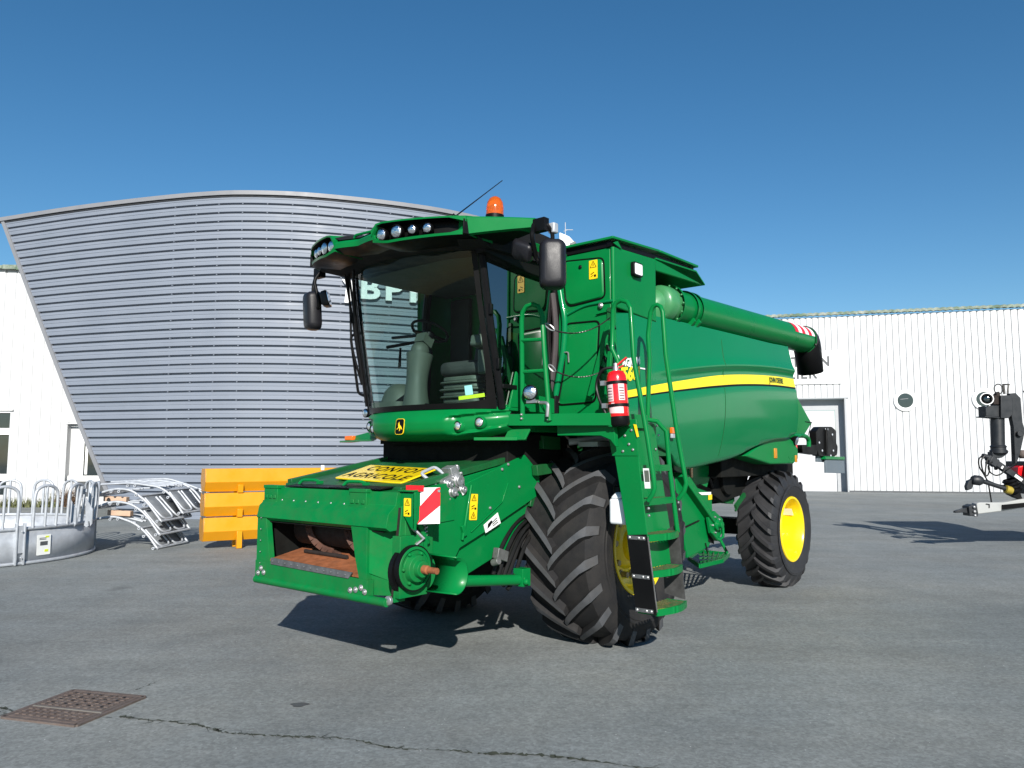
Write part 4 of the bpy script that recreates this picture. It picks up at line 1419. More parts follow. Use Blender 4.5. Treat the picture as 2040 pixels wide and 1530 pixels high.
# rivets on the housing
mb = FRAME_MB
mb.use(1)
for k in range(7):
    mb.bolt((2.293, -.55 + k * .16, 1.245), (1, 0, .4), .009, .008)
for k in range(5):
    mb.bolt((2.373, -.72 + .0 * k, 1.1 - k * .09), X, .006, .005)
for yy, zz in ((-.70, .70), (-.74, .66), (-.66, .67), (.50, .66), (.56, .68), (.60, .655), (.44, .65)):
    mb.lathe([(.022, 0), (.022, .006), (.012, .008), (.012, .016), (.0005, .016)], (2.372, yy, zz), X, 10)
mb.lathe([(.032, 0), (.032, .02), (.012, .025), (.0005, .02)], (2.34, .825, .62), X, 12)
frame = mb.build('front_frame', ['green_worn', 'steel'], feeder, bevel=.004)
# wear strip, rusty floor, dark throat, drum, drum fingers
mb = MB()
mb.prism([(2.378, -.56, .795), (2.378, .46, .775), (2.378, .42, .73), (2.378, -.56, .745)], (-.012, 0, 0))
for k in range(12):
    mb.bolt((2.378, -.53 + k * .083, .77 - .0015 * k), X, .009, .006)
mb.build('wear_strip', 'grey_strip', feeder)
mb = MB()
mb.prism([(2.355, -.60, .782), (2.355, .52, .762), (1.75, .555, .88), (1.75, -.69, .88)], (0, 0, -.02))
mb.build('throat_floor', 'rust', feeder)
mb = MB()
mb.box((1.705, -.755, .62), (1.74, .735, 1.115))
mb.prism([(2.33, -.75, 1.068), (2.33, .735, 1.068), (1.72, .735, 1.105), (1.72, -.75, 1.105)], (0, 0, .006))
mb.box((1.74, .56, .70), (2.29, .58, 1.06))
mb.box((1.74, -.755, .66), (2.25, -.70, 1.06))
mb.build('throat_lining', 'dark', feeder)
mb = MB()
mb.lathe([(.0005, -.60), (.125, -.60), (.125, .51), (.0005, .51)], (2.02, 0, 1.0), Y, 28)
for yy in (-.45, .02):
    for a in (0, 120, 240):
        pass
mb.build('feed_drum', 'rust_dark', feeder, smooth=40)
for yy in (-.46, .03):
    mb = MB()
    pth = [Vector((2.04 + .145 * math.cos(R(t)), yy + .0016 * (90 - t), .99 + .145 * math.sin(R(t)))) for t in range(60, -100, -16)]
    for a, b in zip(pth, pth[1:]):
        mb.beam(a, b, .05, .02, (a + b) / 2 - Vector((2.02, yy, .97)))
    mb.beam(pth[-1], pth[-1] + Vector((.03, .12, -.01)), .03, .02)
    for q in pth[1:5]:
        mb.bolt(q + (q - Vector((2.02, q.y, .97))).normalized() * .008, q - Vector((2.02, q.y, .97)), .008, .01)
    mb.build('feed_chain_bar', 'rust_mid', feeder, bevel=.003)
mb = MB()
mb.tube([(2.14, -.44, .835), (2.14, .1, .83)], .016, 8)
mb.build('cross_slat', 'rust_dark', feeder)
# gusset plate on the left outer end with sticker
mb = MB()
mb.prism([(2.24, .81, 1.345), (2.24, .955, 1.345), (2.24, .955, 1.09), (2.24, .92, 1.10), (2.24, .81, 1.22)], (-.02, 0, 0))
mb.prism([(2.02, .80, 1.352), (2.26, .80, 1.352), (2.26, .955, 1.352), (2.02, .955, 1.362)], (0, 0, .012))
mb.prism([(2.24, .935, 1.35), (2.10, .935, 1.36), (2.10, .935, 1.28), (2.24, .935, 1.10)], (0, .018, 0))
gus = mb.build('gusset_plate', 'green', feeder, bevel=.003)
warning_sticker(feeder, Frame((2.243, .885, 1.245), (0, 1, 0), Z), .07, .125, 2)
# red and white warning board
mb = MB()
fr = Frame((2.135, .985, 1.255), (-.85, .5, 0), Z)
w_, h_ = .16, .25
mb.obox(fr(0, 0, -.004), fr.x * w_ / 2, fr.y * h_ / 2, fr.n * .003)
mb.use(1)
mb.prism([fr(-w_ / 2, -.125, 0), fr(-w_ / 2, -.02, 0), fr(w_ * .32, .12, 0), fr(w_ / 2, .125, 0), fr(w_ / 2, .0, 0)], fr.n * .002)
mb.obox(Vector((2.19, .90, 1.375)), (.02, 0, 0), (0, .07, 0), (0, 0, .02))
mb.use(2)
mb.bolt(fr(.07, .1, 0), fr.n, .012, .01)
mb.build('warning_board', ['white', 'red', 'steel'], feeder, smooth=0)
# multi coupler with handle
mb = MB()
co = Frame((1.6837, 0.78, 1.3734), (-1, 0, .35), (.35, 0, 1))
mb.prism(rrect(co, .21, .17, .03, -.10), co.n * .12)
for a, b, r_ in ((-.05, -.03, .032), (.04, .03, .04), (.06, -.05, .026), (-.06, .04, .026)):
    mb.lathe([(r_ * 1.3, 0), (r_ * 1.3, .012), (r_, .015), (r_, .035), (r_ * .4, .037), (.0005, .03)], co(a, b, .02), co.n, 14)
for a, b in ((-.09, -.07), (.09, -.07), (.09, .07), (0, -.07), (.0, .07)):
    mb.bolt(co(a, b, .02), co.n, .012, .012)
mb.obox(co(.04, .11, -.04), co.x * .035, co.y * .03, co.n * .05)
mb.lathe([(.03, 0), (.03, .05), (.02, .05), (.02, .065), (.0005, .065)], co(.09, .07, -.05), co.y * .9 + co.x, 12)
coup = mb.build('hydraulic_coupler', 'steel', feeder, bevel=.004)
mb = MB()
mb.tube(rnd([(1.8104, 0.8, 1.3368), (1.8724, 0.62, 1.469), (1.7256, 0.62, 1.5164), (1.6773, 0.8, 1.3963)], .03, 4), .013, 8)
mb.build('coupler_handle', 'galva', coup)
mb = MB()
fr = Frame((1.6479, 0.83, 1.366), (-1, 0, 1.1), (1.1, 0, 1))
fr = Frame((1.6322, 0.815, 1.3651), (.62, 0, 1), (-1, 0, .62))
mb.prism(rrect(fr, .13, .04, .003), fr.n * .003)
mb.build('white_label', 'paper', feeder, smooth=0)
# pulley, slip clutch, guard shell, cylinder
pc = Vector((2.2021, 0.88, 0.8288))
mb = MB()
mb.lathe([(.0005, .0), (.13, 0), (.148, .012), (.148, .05), (.128, .052), (.128, .04), (.10, .04), (.09, .085), (.06, .09), (.055, .13), (.0005, .13)], pc, Y, 36)
for k in range(6):
    a = k * PI / 3
    mb.bolt(pc + Vector((.11 * math.cos(a), .04, .11 * math.sin(a))), Y, .014, .02)
mb.box((pc.x - .16, .80, pc.z - .2), (pc.x + .1, .88, pc.z + .22))
pul = mb.build('drive_pulley', 'green_worn', feeder, bevel=.003)
mb = MB()
mb.lathe([(.149, .008), (.158, .008), (.158, .046), (.149, .046)], pc, Y, 36)
mb.lathe([(.13, -.05), (.165, -.05), (.165, -.01), (.13, -.01)], pc + Vector((0, 0, -.02)), Y, 36)
mb.build('drive_belt', 'black', pul)
mb = MB()
mb.lathe([(.03, .10), (.03, .17), (.022, .18), (.022, .26), (.0005, .26)], pc, Y, 14)
mb.build('shaft_stub', 'rust', pul)
gc = pc + Vector((-.23, -.02, -.03))
mb = MB()
ring0, ring1 = [], []
GC = Vector((2.0475, 0.95, 0.7802))
for k in range(17):
    a = R(-95 + k * 12)
    p = Vector((-math.cos(a) * .115, 0, math.sin(a) * .135))
    ring0.append(Vector((GC.x, .86, GC.z)) + p)
    ring1.append(Vector((GC.x - .02, 1.16, GC.z)) + p * .95)
mb.loft([ring0, ring1], caps=False, closed=False)
gd = mb.build('shaft_guard', 'green', feeder)
so = gd.modifiers.new('thickness', 'SOLIDIFY'); so.thickness = .008
mb = MB()
a, b = Vector((1.6863, 0.8, 0.6655)), Vector((1.0145, 0.88, 0.6036))
mb.tube([a, b], .042, 14)
mb.tube([b, b + (b - a).normalized() * .02], .055, 14)
mb.obox(b + Vector((-.03, 0, .02)), (.05, 0, 0), (0, .05, 0), (0, 0, .07))
mb.bolt(b + Vector((0, .06, -.01)), Y, .025, .03)
mb.build('lift_cylinder', 'green', feeder, bevel=.003)
for k in range(6):
    mb = MB()
    o = Vector((.62 - .02 * k, .78 + .03 * (k % 3), 1.16 - .025 * k))
    mb.tube(crom([o + Vector((-.35, .05, .12)), o, o + Vector((.30, -.02, -.12)), o + Vector((.52, 0, -.32 - .02 * k)), o + Vector((.6, 0, -.5))], 5), .017, 8)
    mb.build('feeder_hose', 'hose', feeder)
mb = MB()
mb.lathe([(.0005, -.02), (.028, -.02), (.028, .05), (.0005, .05)], (1.2995, 0.86, 0.771), (0, 1, .3), 12)
mb.obox((1.2159, 0.85, 0.8202), (.06, 0, .02), (0, .03, 0), (-.01, 0, .04))
mb.build('hose_fitting', 'fitting_grey', feeder, bevel=.004)
# spring and ratchets between housing and side sheet
mb = MB()
sp = Vector((2.05, .86, 1.03))
mb.tube([sp + Vector((.018 * math.cos(t * .9), .018 * math.sin(t * .9), .004 * t)) for t in range(30)], .005, 6)
mb.tube([(2.16, .84, 1.10), (2.10, .90, 1.02), (2.16, .88, .98)], .014, 8)
mb.build('tension_spring', 'steel', feeder)
mb = MB()
mb.box((1.95, .78, .86), (2.22, .84, 1.24))
mb.lathe([(.05, 0), (.05, .03), (.03, .05), (.0005, .05)], (2.12, .84, .98), Y, 14)
mb.tube([(2.15, .86, 1.18), (2.02, .86, .98)], .02, 8)
mb.build('drive_bracket', 'green_worn', feeder, bevel=.005)

# ---------- lower cab fascia
def fasc(u, v):
    """u -1..1 across, v 0..1 up"""
    y = .86 * u
    xf = 1.53 - .30 * abs(u) ** 2.3 - .05 * abs(u) ** 8
    off = sinterp([0, .18, .5, .72, 1.0], [-.16, -.04, .0, -.015, -.085], v)
    zb = 1.725 + .03 * u * u + .05 * abs(u) ** 6
    zt = 2.0
    z = zb + (zt - zb) * v
    x = xf + off
    # headlight pockets
    a = abs(u)
    if a > .52:
        top = .70 + .16 * (a - .52) / .48
        bot = .10 + .12 * (a - .52) / .48
        k = min(1, max(0, (a - .52) / .07)) * min(1, max(0, (top - v) / .06)) * min(1, max(0, (v - bot) / .10))
        x -= .055 * k
    return Vector((x, y, z))
mb = MB()
NU, NV = 72, 26
rows = [[fasc(-1 + 2 * i / NU, j / NV) for i in range(NU + 1)] for j in range(NV + 1)]
rows.insert(0, [Vector((.85, p.y, p.z)) for p in rows[0]])
rows.append([Vector((.85, p.y, p.z)) for p in rows[-1]])
mb.loft(rows, caps=False, closed=False)
fas = mb.build('front_fascia', 'green', H, smooth=28)
# emblem: black shield with yellow rim and a leaping deer
bp = fasc(0, .44)
fr = Frame(bp + Vector((.004, -.0, 0)), (0, 1, 0), (-.12, 0, 1))
mb = MB()
mb.prism(rrect(fr, .105, .135, .025, 0, 6), fr.n * .006)
mb.use(1)
mb.prism(rrect(fr, .097, .127, .022, .006, 6), fr.n * .0015)
mb.use(0)
deer = [(.040, -.030), (.022, -.018), (.012, -.006), (.016, -.022), (.006, -.040), (.0, -.040), (.004, -.022), (-.004, -.010),
        (-.014, -.016), (-.026, -.026), (-.036, -.022), (-.034, -.018), (-.026, -.020), (-.016, -.008), (-.014, .004), (-.020, .014), (-.016, .020),
        (-.022, .024), (-.018, .030), (-.012, .028), (-.016, .042), (-.010, .034), (-.006, .044), (-.006, .030), (-.002, .022), (.004, .012), (.016, .006), (.026, -.004), (.032, -.016)]
mb.prism([fr(a * .95, b * .95, .0078) for a, b in deer], fr.n * .0015)
mb.build('emblem', ['sticker', 'ink'], fas, smooth=0)
for s in (1, -1):
    for (u, v, r_) in ((.615, .40, .036), (.80, .47, .037)):
        p = fasc(u * s, v)
        d = Vector((1, .25 * s, .03)) if u > .7 else Vector((1, .05 * s, 0))
        mb = MB()
        dn = d.normalized()
        mb.lathe([(r_ * 1.5, -.03), (r_ * 1.35, .012), (r_ * 1.1, .018), (r_ * 1.05, .008)], p, dn, 24)
        mb.use(1)
        mb.lathe([(r_ * 1.08, .008), (r_ * .98, .022), (r_ * .9, .018)], p, dn, 24)
        mb.use(2)
        mb.lathe([(r_ * .92, .014), (r_ * .6, .022), (r_ * .25, .027), (.0004, .028)], p, dn, 24)
        mb.build('headlight', ['green', 'black', 'clear_lens'], fas, smooth=50)
# dark underside and lower brackets
mb = MB()
mb.prism([(1.15, -.7, 1.76), (1.15, .8, 1.76), (.2, .8, 1.80), (.2, -.7, 1.80)], (0, 0, -.05))
mb.prism([(1.15, -.60, 1.74), (1.15, .72, 1.74), (.6, .72, 1.62), (.6, -.62, 1.62)], (-.3, 0, -.15))
mb.build('cab_underside', 'dark', fas)
mb = MB()
mb.prism([(1.33, .66, 1.725), (1.13, .95, 1.725), (1.0, .95, 1.725), (1.1, .6, 1.725)], (0, 0, .025))
mb.prism([(1.15, .82, 1.73), (1.12, 1.02, 1.73), (1.02, 1.02, 1.86), (1.05, .82, 1.86)], (-.02, 0, 0))
mb.build('fascia_bracket', 'green_worn', fas, bevel=.003)
mb = MB()
mb.prism([(1.12, -.80, 1.75), (1.30, -.62, 1.735), (1.05, -1.45, 1.735), (.90, -1.45, 1.735)], (0, 0, .018))
mb.prism([(1.10, -.80, 1.85), (1.12, -.82, 1.75), (.99, -1.42, 1.75), (.98, -1.40, 1.785)], (-.02, 0, 0))
mk = mb.build('marker_bracket', 'green', fas, bevel=.003)
mb = MB()
mb.box((1.0, -1.36, 1.755), (1.06, -1.24, 1.80))
mb.build('marker_light', 'orange', fas, bevel=.008)
lamp(fas, 'corner_lamp', (1.1822, -0.88, 2.0071), (1, -.1, 0), .04)

# ---------- cab
mb = MB()
mb.box((.10, -.82, 1.82), (1.10, .82, 1.96))                     # floor
mb.box((.08, -.82, 1.96), (.14, .82, 2.35))
rw = [(.08, -.82, 2.35), (.08, .82, 2.35), (.08, .82, 3.3), (.08, -.82, 3.3)]
mb.prism([(.06, .25, 2.35), (.06, .82, 2.35), (.06, .82, 3.25), (.06, .25, 3.25)], (.05, 0, 0))
mb.prism([(.06, -.82, 2.35), (.06, -.55, 2.35), (.06, -.55, 3.25), (.06, -.82, 3.25)], (.05, 0, 0))
mb.prism([(1.38, -.80, 3.282), (1.38, .80, 3.282), (.10, .80, 3.282), (.10, -.80, 3.282)], (0, 0, .03))
cab = mb.build('cab_body', 'cab_dark', H, bevel=.01)
mb = MB()
hl = [[Vector((1.36 - .05 * abs(u) ** 3, .78 * u, 3.262)), Vector((1.22 - .2 * (1 - u * u) * .4, .78 * u, 3.25 - .02 * (1 - u * u))), Vector((.8, .78 * u, 3.25)), Vector((.2, .78 * u, 3.255))] for u in [k / 8 - 1 for k in range(17)]]
mb.loft(hl, caps=False, closed=False)
mb.build('headliner', 'cab_cloth', cab)
# windscreen: curved pane leaning outwards at the top
def ws(u, v):
    y = .80 * u * (1 - .02 * v)
    z = 1.985 + 1.28 * v
    x0 = 1.47 - .27 * abs(u) ** 2.4
    x1 = 1.66 - .22 * abs(u) ** 2.4
    return Vector((x0 + (x1 - x0) * v ** 1.3 + .03 * math.sin(PI * v), y, z))
mb = MB()
mb.loft([[ws(-1 + i / 14, j / 8) for i in range(29)] for j in range(9)], caps=False, closed=False)
wsh = mb.build('windscreen', 'glass', cab, smooth=80)
mb = MB()
def strip(pa, pb, t=.004):
    mb.loft([pa, pb], caps=False, closed=False)
off = Vector((.005, 0, 0))
us = [-1 + i / 14 for i in range(29)]
mb.loft([[ws(u, 0) + off for u in us], [ws(u, .035 + .05 * abs(u) ** 8) + off for u in us]], caps=False, closed=False)
for s in (1, -1):
    vs = [k / 12 for k in range(13)]
    ya = [ws(s, v) + off for v in vs]
    yb = [ws(s * (.955 - .05 * (1 - v) ** 6), v) + off for v in vs]
    mb.loft([ya, yb], caps=False, closed=False)
mb.build('black_glass_border', 'ink', cab, fix=False)
# A pillars and door posts
for s in (1, -1):
    mb = MB()
    pth = [ws(s, k / 10) + Vector((-.035, .02 * s, 0)) for k in range(11)]
    mb.tube(pth, .032, 8)
    mb.build('front_pillar', 'black', cab)
    mb = MB()
    mb.tube(crom([(.47, .83 * s, 1.97), (.42, .84 * s, 2.5), (.45, .84 * s, 3.0), (.45, .80 * s, 3.3)], 5), .04, 8)
    mb.build('rear_pillar', 'black', cab)
    mb = MB()
    g = [[], []]
    for k in range(9):
        v = k / 8
        a = ws(s, v) + Vector((-.04, .028 * s, 0))
        g[0].append(a)
        g[1].append(Vector((interp([0, .4, .8, 1], [.47, .42, .45, .45], v), .845 * s, 1.985 + 1.28 * v)))
    mb.loft(g, caps=False, closed=False)
    mb.build('door_window' if s > 0 else 'side_window', 'glass_dark' if s > 0 else 'glass', cab, fix=False)
for v in (.28, .62):
    mb = MB()
    p = ws(1, v) + Vector((-.03, .05, 0))
    mb.obox(p, (.025, .01, 0), (0, .015, 0), (0, 0, .045))
    mb.build('door_hinge', 'black', cab, bevel=.004)
mb = MB()
p = ws(1, .14) + Vector((-.12, .05, 0))
mb.obox(p, (.09, 0, 0), (0, .015, 0), (0, 0, .018))
mb.build('door_handle', 'black', cab, bevel=.004)
mb = MB()
mb.box((.5, .79, 1.96), (1.15, .83, 2.02))
mb.prism([(.50, .855, 1.97), (1.12, .855, 1.97), (1.02, .855, 2.30), (.80, .855, 2.12), (.50, .855, 2.10)], (0, -.02, 0))
mb.build('door_sill', 'green', cab, bevel=.004)
# inside: column, steering wheel, seat, bellows, consoles, rails
mb = MB()
base = Vector((1.26, -.10, 1.97))
pth = crom([base, base + Vector((.0, .0, .18)), base + Vector((-.015, .0, .36)), base + Vector((-.04, 0, .53))], 5)
nn = len(pth)
mb.tube(pth, [.14 - .035 * math.sin(PI * min(1, k / nn * 1.1)) - .02 * k / nn for k in range(nn)], 16)
top = pth[-1]
mb.ball(top + Vector((0, .0, .03)), .09, 12, 1, .9, 1.0)
mb.obox(top + Vector((-.05, .0, .13)), (.05, 0, .03), (0, .06, 0), (-.02, 0, .04))
mb.build('steering_column', 'cab_grey', cab, smooth=60)
mb = MB()
wc = top + Vector((-.10, .02, .22))
wn = Vector((-.45, 0, .9)).normalized()
wu = wn.orthogonal().normalized()
wv = wn.cross(wu)
mb.tube([wc + (wu * math.cos(2 * PI * k / 28) + wv * math.sin(2 * PI * k / 28)) * .17 for k in range(28)], .013, 8, closed=True)
for k in range(3):
    a = 2 * PI * k / 3
    mb.beam(wc - wn * .03, wc + (wu * math.cos(a) + wv * math.sin(a)) * .185, .035, .015, wn)
mb.lathe([(.05, -.05), (.055, .0), (.03, .015), (.0005, .016)], wc - wn * .02, wn, 14)
mb.build('steering_wheel', 'black', cab)
mb = MB()
for k in range(4):
    z0 = 2.05 + .065 * k
    mb.prism(rrect(Frame((.75, .14, z0), X, Y), .52, .50 - .02 * (k % 2), .08), (0, 0, .022))
    mb.prism(rrect(Frame((.75, .14, z0 + .022), X, Y), .46, .44, .07), (0, 0, .043))
mb.box((.5, -.12, 1.96), (1.0, .40, 2.05))
mb.build('seat_suspension', 'cab_grey', cab, bevel=.012)
mb = MB()
mb.prism(rrect(Frame((.72, .14, 2.32), X, Y), .54, .54, .10), (0, 0, .13))
mb.obox((.42, .14, 2.72), (.06, 0, .02), (0, .25, 0), (-.08, 0, .36))
mb.obox((.36, .14, 3.02), (.05, 0, .02), (0, .15, 0), (-.02, 0, .11))
mb.build('operator_seat', 'cab_dark', cab, bevel=.05, seg=4)
mb = MB()
mb.prism(rrect(Frame((.80, .52, 2.30), X, Y), .55, .16, .05), (0, 0, .22))
mb.obox((.98, .50, 2.56), (.16, 0, .03), (0, .07, 0), (-.01, 0, .05))
mb.lathe([(.03, 0), (.022, .1), (.03, .2), (.0005, .22)], (1.02, .50, 2.58), (.1, 0, 1), 10)
mb.build('arm_console', 'cab_grey', cab, bevel=.02)
mb = MB()
mb.ball((1.14, -.46, 2.06), .21, 14, .75, .85, 1.05)
mb.prism(rrect(Frame((1.18, -.45, 1.965), X, Y), .34, .42, .1), (0, 0, .12))
mb.build('instructor_seat', 'cab_grey', cab, smooth=70)
mb = MB()
for k in range(3):
    mb.tube(crom([(1.28, -.36 + .025 * k, 1.98), (1.30, -.34 + .025 * k, 2.06), (1.24, -.24 + .02 * k, 2.15), (1.18, -.2, 2.2)], 4), .014, 7)
mb.tube(crom([(1.2, .1, 2.02), (1.26, .0, 2.05), (1.22, -.18, 2.03)], 4), .012, 7)
mb.build('cab_cable', 'black', cab)
mb = MB()
fr = Frame((.98, -.62, 2.55), (.75, .65, 0), Z)
mb.prism([fr(-.03, .09), fr(.07, -.12), fr(-.02, -.09)], fr.n * .02)
mb.tube([(.95, -.78, 2.75), (1.02, -.30, 2.72)], .015, 7)
mb.tube(rnd([(.97, -.84, 2.66), (.85, -.5, 2.70), (.80, -.38, 2.62), (.88, -.46, 2.1)], .06), .016, 8)
mb.build('cab_rail', 'black', cab)
mb = MB()
p = ws(.72, .075)
q = ws(.90, .095)
mb.prism([ws(.66, .055) + Vector((-.012, 0, 0)), ws(.90, .075) + Vector((-.012, 0, 0)), ws(.90, .098) + Vector((-.012, 0, 0)), ws(.66, .078) + Vector((-.012, 0, 0))], (-.002, 0, 0))
mb.use(1)
mb.prism([ws(.73, .085) + Vector((-.012, 0, 0)), ws(.80, .09) + Vector((-.012, 0, 0)), ws(.80, .15) + Vector((-.012, 0, 0)), ws(.73, .145) + Vector((-.012, 0, 0))], (-.002, 0, 0))
mb.build('windscreen_label', ['lime', 'pale_blue'], cab, smooth=0)
# extra panel behind the door glass: pale seat cover and yellow label
mb = MB()
fr = Frame((.92, .73, 2.62), (-1, 0, 0), Z)
mb.prism(rrect(fr, .14, .06, .005), fr.n * .004)
mb.build('door_label', 'sticker', cab, smooth=0)
mb = MB()
mb.ball((.80, .60, 2.50), .17, 14, .8, .5, 1.6)
mb.build('jacket', 'cab_cloth', cab, smooth=80)
# wiper and side cables on the right front edge
mb = MB()
for dx, dy in ((0, 0), (.02, -.035), (-.02, -.05)):
    mb.tube(crom([ws(-1, 1) + Vector((.05 + dx, dy, .02)), ws(-.98, .75) + Vector((.03, dy - .01, 0)), ws(-1, .5) + Vector((.045 - dx, dy, 0)), ws(-1, .22) + Vector((.03, dy * .5, 0))], 5), .011, 7)
mb.tube(crom([ws(-.72, 1.0) + Vector((.05, 0, 0)), ws(-.85, .8) + Vector((.04, 0, 0)), ws(-.95, .5) + Vector((.035, 0, 0)), ws(-.97, .06) + Vector((.03, 0, 0))], 5), .013, 7)
mb.build('wiper_arm', 'black', cab)
mb = MB()
mb.tube(rnd([ws(-1, .60) + Vector((0, -.04, 0)), ws(-1, .58) + Vector((.02, -.11, 0)), ws(-1, .16) + Vector((.02, -.11, 0)), ws(-1, .14) + Vector((0, -.03, 0))], .04), .013, 8)
mb.build('front_grab_rail', 'black', cab)

# ---------- cab roof with visor, light pods, beacon, antenna
RP = [(2.02, 0.0), (2.07, .24), (2.035, .45), (1.965, .64), (1.87, .83), (1.75, 1.0), (1.58, 1.18), (1.41, 1.34)]
def rp(y):
    ys = [q[1] for q in RP]; xs = [q[0] for q in RP]
    return sinterp(ys, xs, abs(y))
mb = MB()
# top shell
N_ = 40
rows = []
ysr = [-1.0 + 2.0 * i / N_ for i in range(N_ + 1)]
def ztop(y):
    a = abs(y)
    return interp([0, .22, .30, .9, 1.0], [3.375, 3.375, 3.425, 3.415, 3.41], a)
rows.append([Vector((rp(y) - .02, y, ztop(y))) for y in ysr])
rows.append([Vector((rp(y) - .25, y, ztop(y) + .055)) for y in ysr])
rows.append([Vector((1.3 - .2 * y * y, y, 3.50)) for y in ysr])
rows.append([Vector((.75, y * .93, 3.53)) for y in ysr])
rows.append([Vector((.05, y * .9, 3.50)) for y in ysr])
rows.append([Vector((.0, y * .9, 3.30)) for y in ysr])
rows.append([Vector((.0, y * .9, 3.28)) for y in ysr])
rows.append([Vector((.8, y * .93, 3.28)) for y in ysr])
rows.append([Vector((1.45, y * .95, 3.27)) for y in ysr])
rows.append([Vector((rp(y) - .10, y, 3.285)) for y in ysr])
mb.loft(rows, caps=False, closed=False)
mb.loft([[r_[0] for r_ in rows]], caps=False) if False else None
mb.add([r_[0] for r_ in rows], [list(range(len(rows)))])
mb.add([r_[-1] for r_ in rows], [list(reversed(range(len(rows))))])
roof = mb.build('cab_roof', 'cab_roof_dark', H, smooth=40)
# centre bar of the visor
mb = MB()
ysc = [-.25 + .50 * i / 10 for i in range(11)]
sec = lambda y: [Vector((rp(y) - .02, y, 3.365)), Vector((rp(y) + .0, y, 3.345)), Vector((rp(y) - .005, y, 3.305)), Vector((rp(y) - .10, y, 3.275)), Vector((rp(y) - .22, y, 3.28)), Vector((rp(y) - .25, y, 3.39))]
mb.loft([sec(y) for y in ysc])
mb.tube(rnd([(1.93, -.16, 3.37), (1.94, -.14, 3.43), (1.94, .14, 3.43), (1.93, .16, 3.37)], .03), .012, 8)
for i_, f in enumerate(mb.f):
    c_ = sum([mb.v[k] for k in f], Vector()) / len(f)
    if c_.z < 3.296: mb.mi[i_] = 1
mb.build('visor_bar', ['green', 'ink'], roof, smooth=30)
for s in (1, -1):
    # pod: hooded housing following the arc, open to the front
    mb = MB()
    yp = [.24 + .74 * i / 14 for i in range(15)]
    def zz(y, k):
        e = interp([.24, .30, .88, .98], [0, 1, 1, 0], y)
        top = interp([.24, .30, .98], [3.375, 3.43, 3.442], y)
        bot = interp([.24, .38, .98], [3.285, 3.262, 3.305], y)
        return {'t': top, 'b': bot, 'e': e}[k]
    def outline(y):
        t, b, e = zz(y, 't'), zz(y, 'b'), zz(y, 'e')
        x = rp(y)
        f = Vector((x, y * s, 0))
        tz = t - .012 - (1 - e) * .03
        bz = b + .018 + (1 - e) * .03
        p = lambda dx, z: Vector((x + dx, y * s, z))
        return [p(-.30, t + .05), p(-.12, t + .022), p(0.012, t), p(.008, tz), p(-.10 * e, tz - .005), p(-.10 * e, bz + .005), p(-.004, bz), p(-.012, b), p(-.10, b - .012), p(-.30, b - .012)]
    mb.loft([outline(y) for y in yp])
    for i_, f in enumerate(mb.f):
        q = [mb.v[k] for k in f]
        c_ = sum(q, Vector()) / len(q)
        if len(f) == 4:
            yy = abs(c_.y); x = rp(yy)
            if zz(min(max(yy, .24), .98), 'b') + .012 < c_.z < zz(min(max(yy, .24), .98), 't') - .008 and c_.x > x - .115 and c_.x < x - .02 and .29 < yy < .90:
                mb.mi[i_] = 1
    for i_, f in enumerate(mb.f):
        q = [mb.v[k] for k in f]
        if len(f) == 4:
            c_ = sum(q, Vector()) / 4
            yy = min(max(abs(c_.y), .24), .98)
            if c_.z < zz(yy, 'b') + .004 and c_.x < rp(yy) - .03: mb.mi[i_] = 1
    pod = mb.build('light_pod', ['green', 'ink'], roof, smooth=30, fix=True)
    for (yy, r_, dz) in ((.315, .052, -.012), (.455, .054, 0.0), (.585, .040, .0), (.70, .042, .0)):
        z0 = (zz(yy, 't') + zz(yy, 'b')) / 2 + dz
        slope = (rp(yy + .05) - rp(yy - .05)) / .1
        d = Vector((1, -slope * s * .55, -.12))
        lamp(pod if False else roof, 'work_lamp', (rp(yy) - .03, yy * s, z0), d, r_)
    # wing between pod and mirror
    mb = MB()
    yw = [.965 + .375 * i / 8 for i in range(9)]
    def wsec(y):
        x = rp(y)
        k = (y - .965) / .375
        t = 3.442 + .012 * k
        b = 3.305 + .075 * k
        return [Vector((x - .02, y * s, t)), Vector((x + .0, y * s, t - .012)), Vector((x - .015 + .01 * k, y * s, b)), Vector((x - .06, y * s, b - .004)), Vector((x - .12 - .35 * (1 - k), y * s, b + .01)), Vector((x - .12 - .35 * (1 - k), y * s, t + .03 * (1 - k)))]
    mb.loft([wsec(y) for y in yw])
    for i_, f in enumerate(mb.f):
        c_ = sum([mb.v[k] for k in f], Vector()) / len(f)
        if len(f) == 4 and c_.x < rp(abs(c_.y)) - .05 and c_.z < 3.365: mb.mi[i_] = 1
    mb.build('visor_wing', ['green', 'ink'], roof, smooth=30)
    mb = MB()
    mb.obox((rp(.97) - .02, .97 * s, 3.362), (.03, -.01 * s, 0), (0.008, .012 * s, 0), (0, 0, .058))
    mb.build('pod_joint', 'black', roof, bevel=.004)
    # dark side header under the wing
    mb = MB()
    zl = 0 if s > 0 else .12
    mb.prism([(1.50, .80 * s, 3.33), (.45, .80 * s, 3.36), (.45, .80 * s, 3.14 + zl), (.9, .80 * s, 3.17 + zl * .8), (1.46, .80 * s, 3.24 + zl * .3)], (0, .10 * s, 0))
    mb.build('side_header', 'black', roof, bevel=.01)
    mb = MB()
    mb.prism([(.95, 1.0 * s, 3.41), (.40, .97 * s, 3.41), (.40, .93 * s, 3.30), (.85, .93 * s, 3.34)], (0, -.05 * s, 0))
    mb.build('roof_skirt', 'green', roof, bevel=.006)
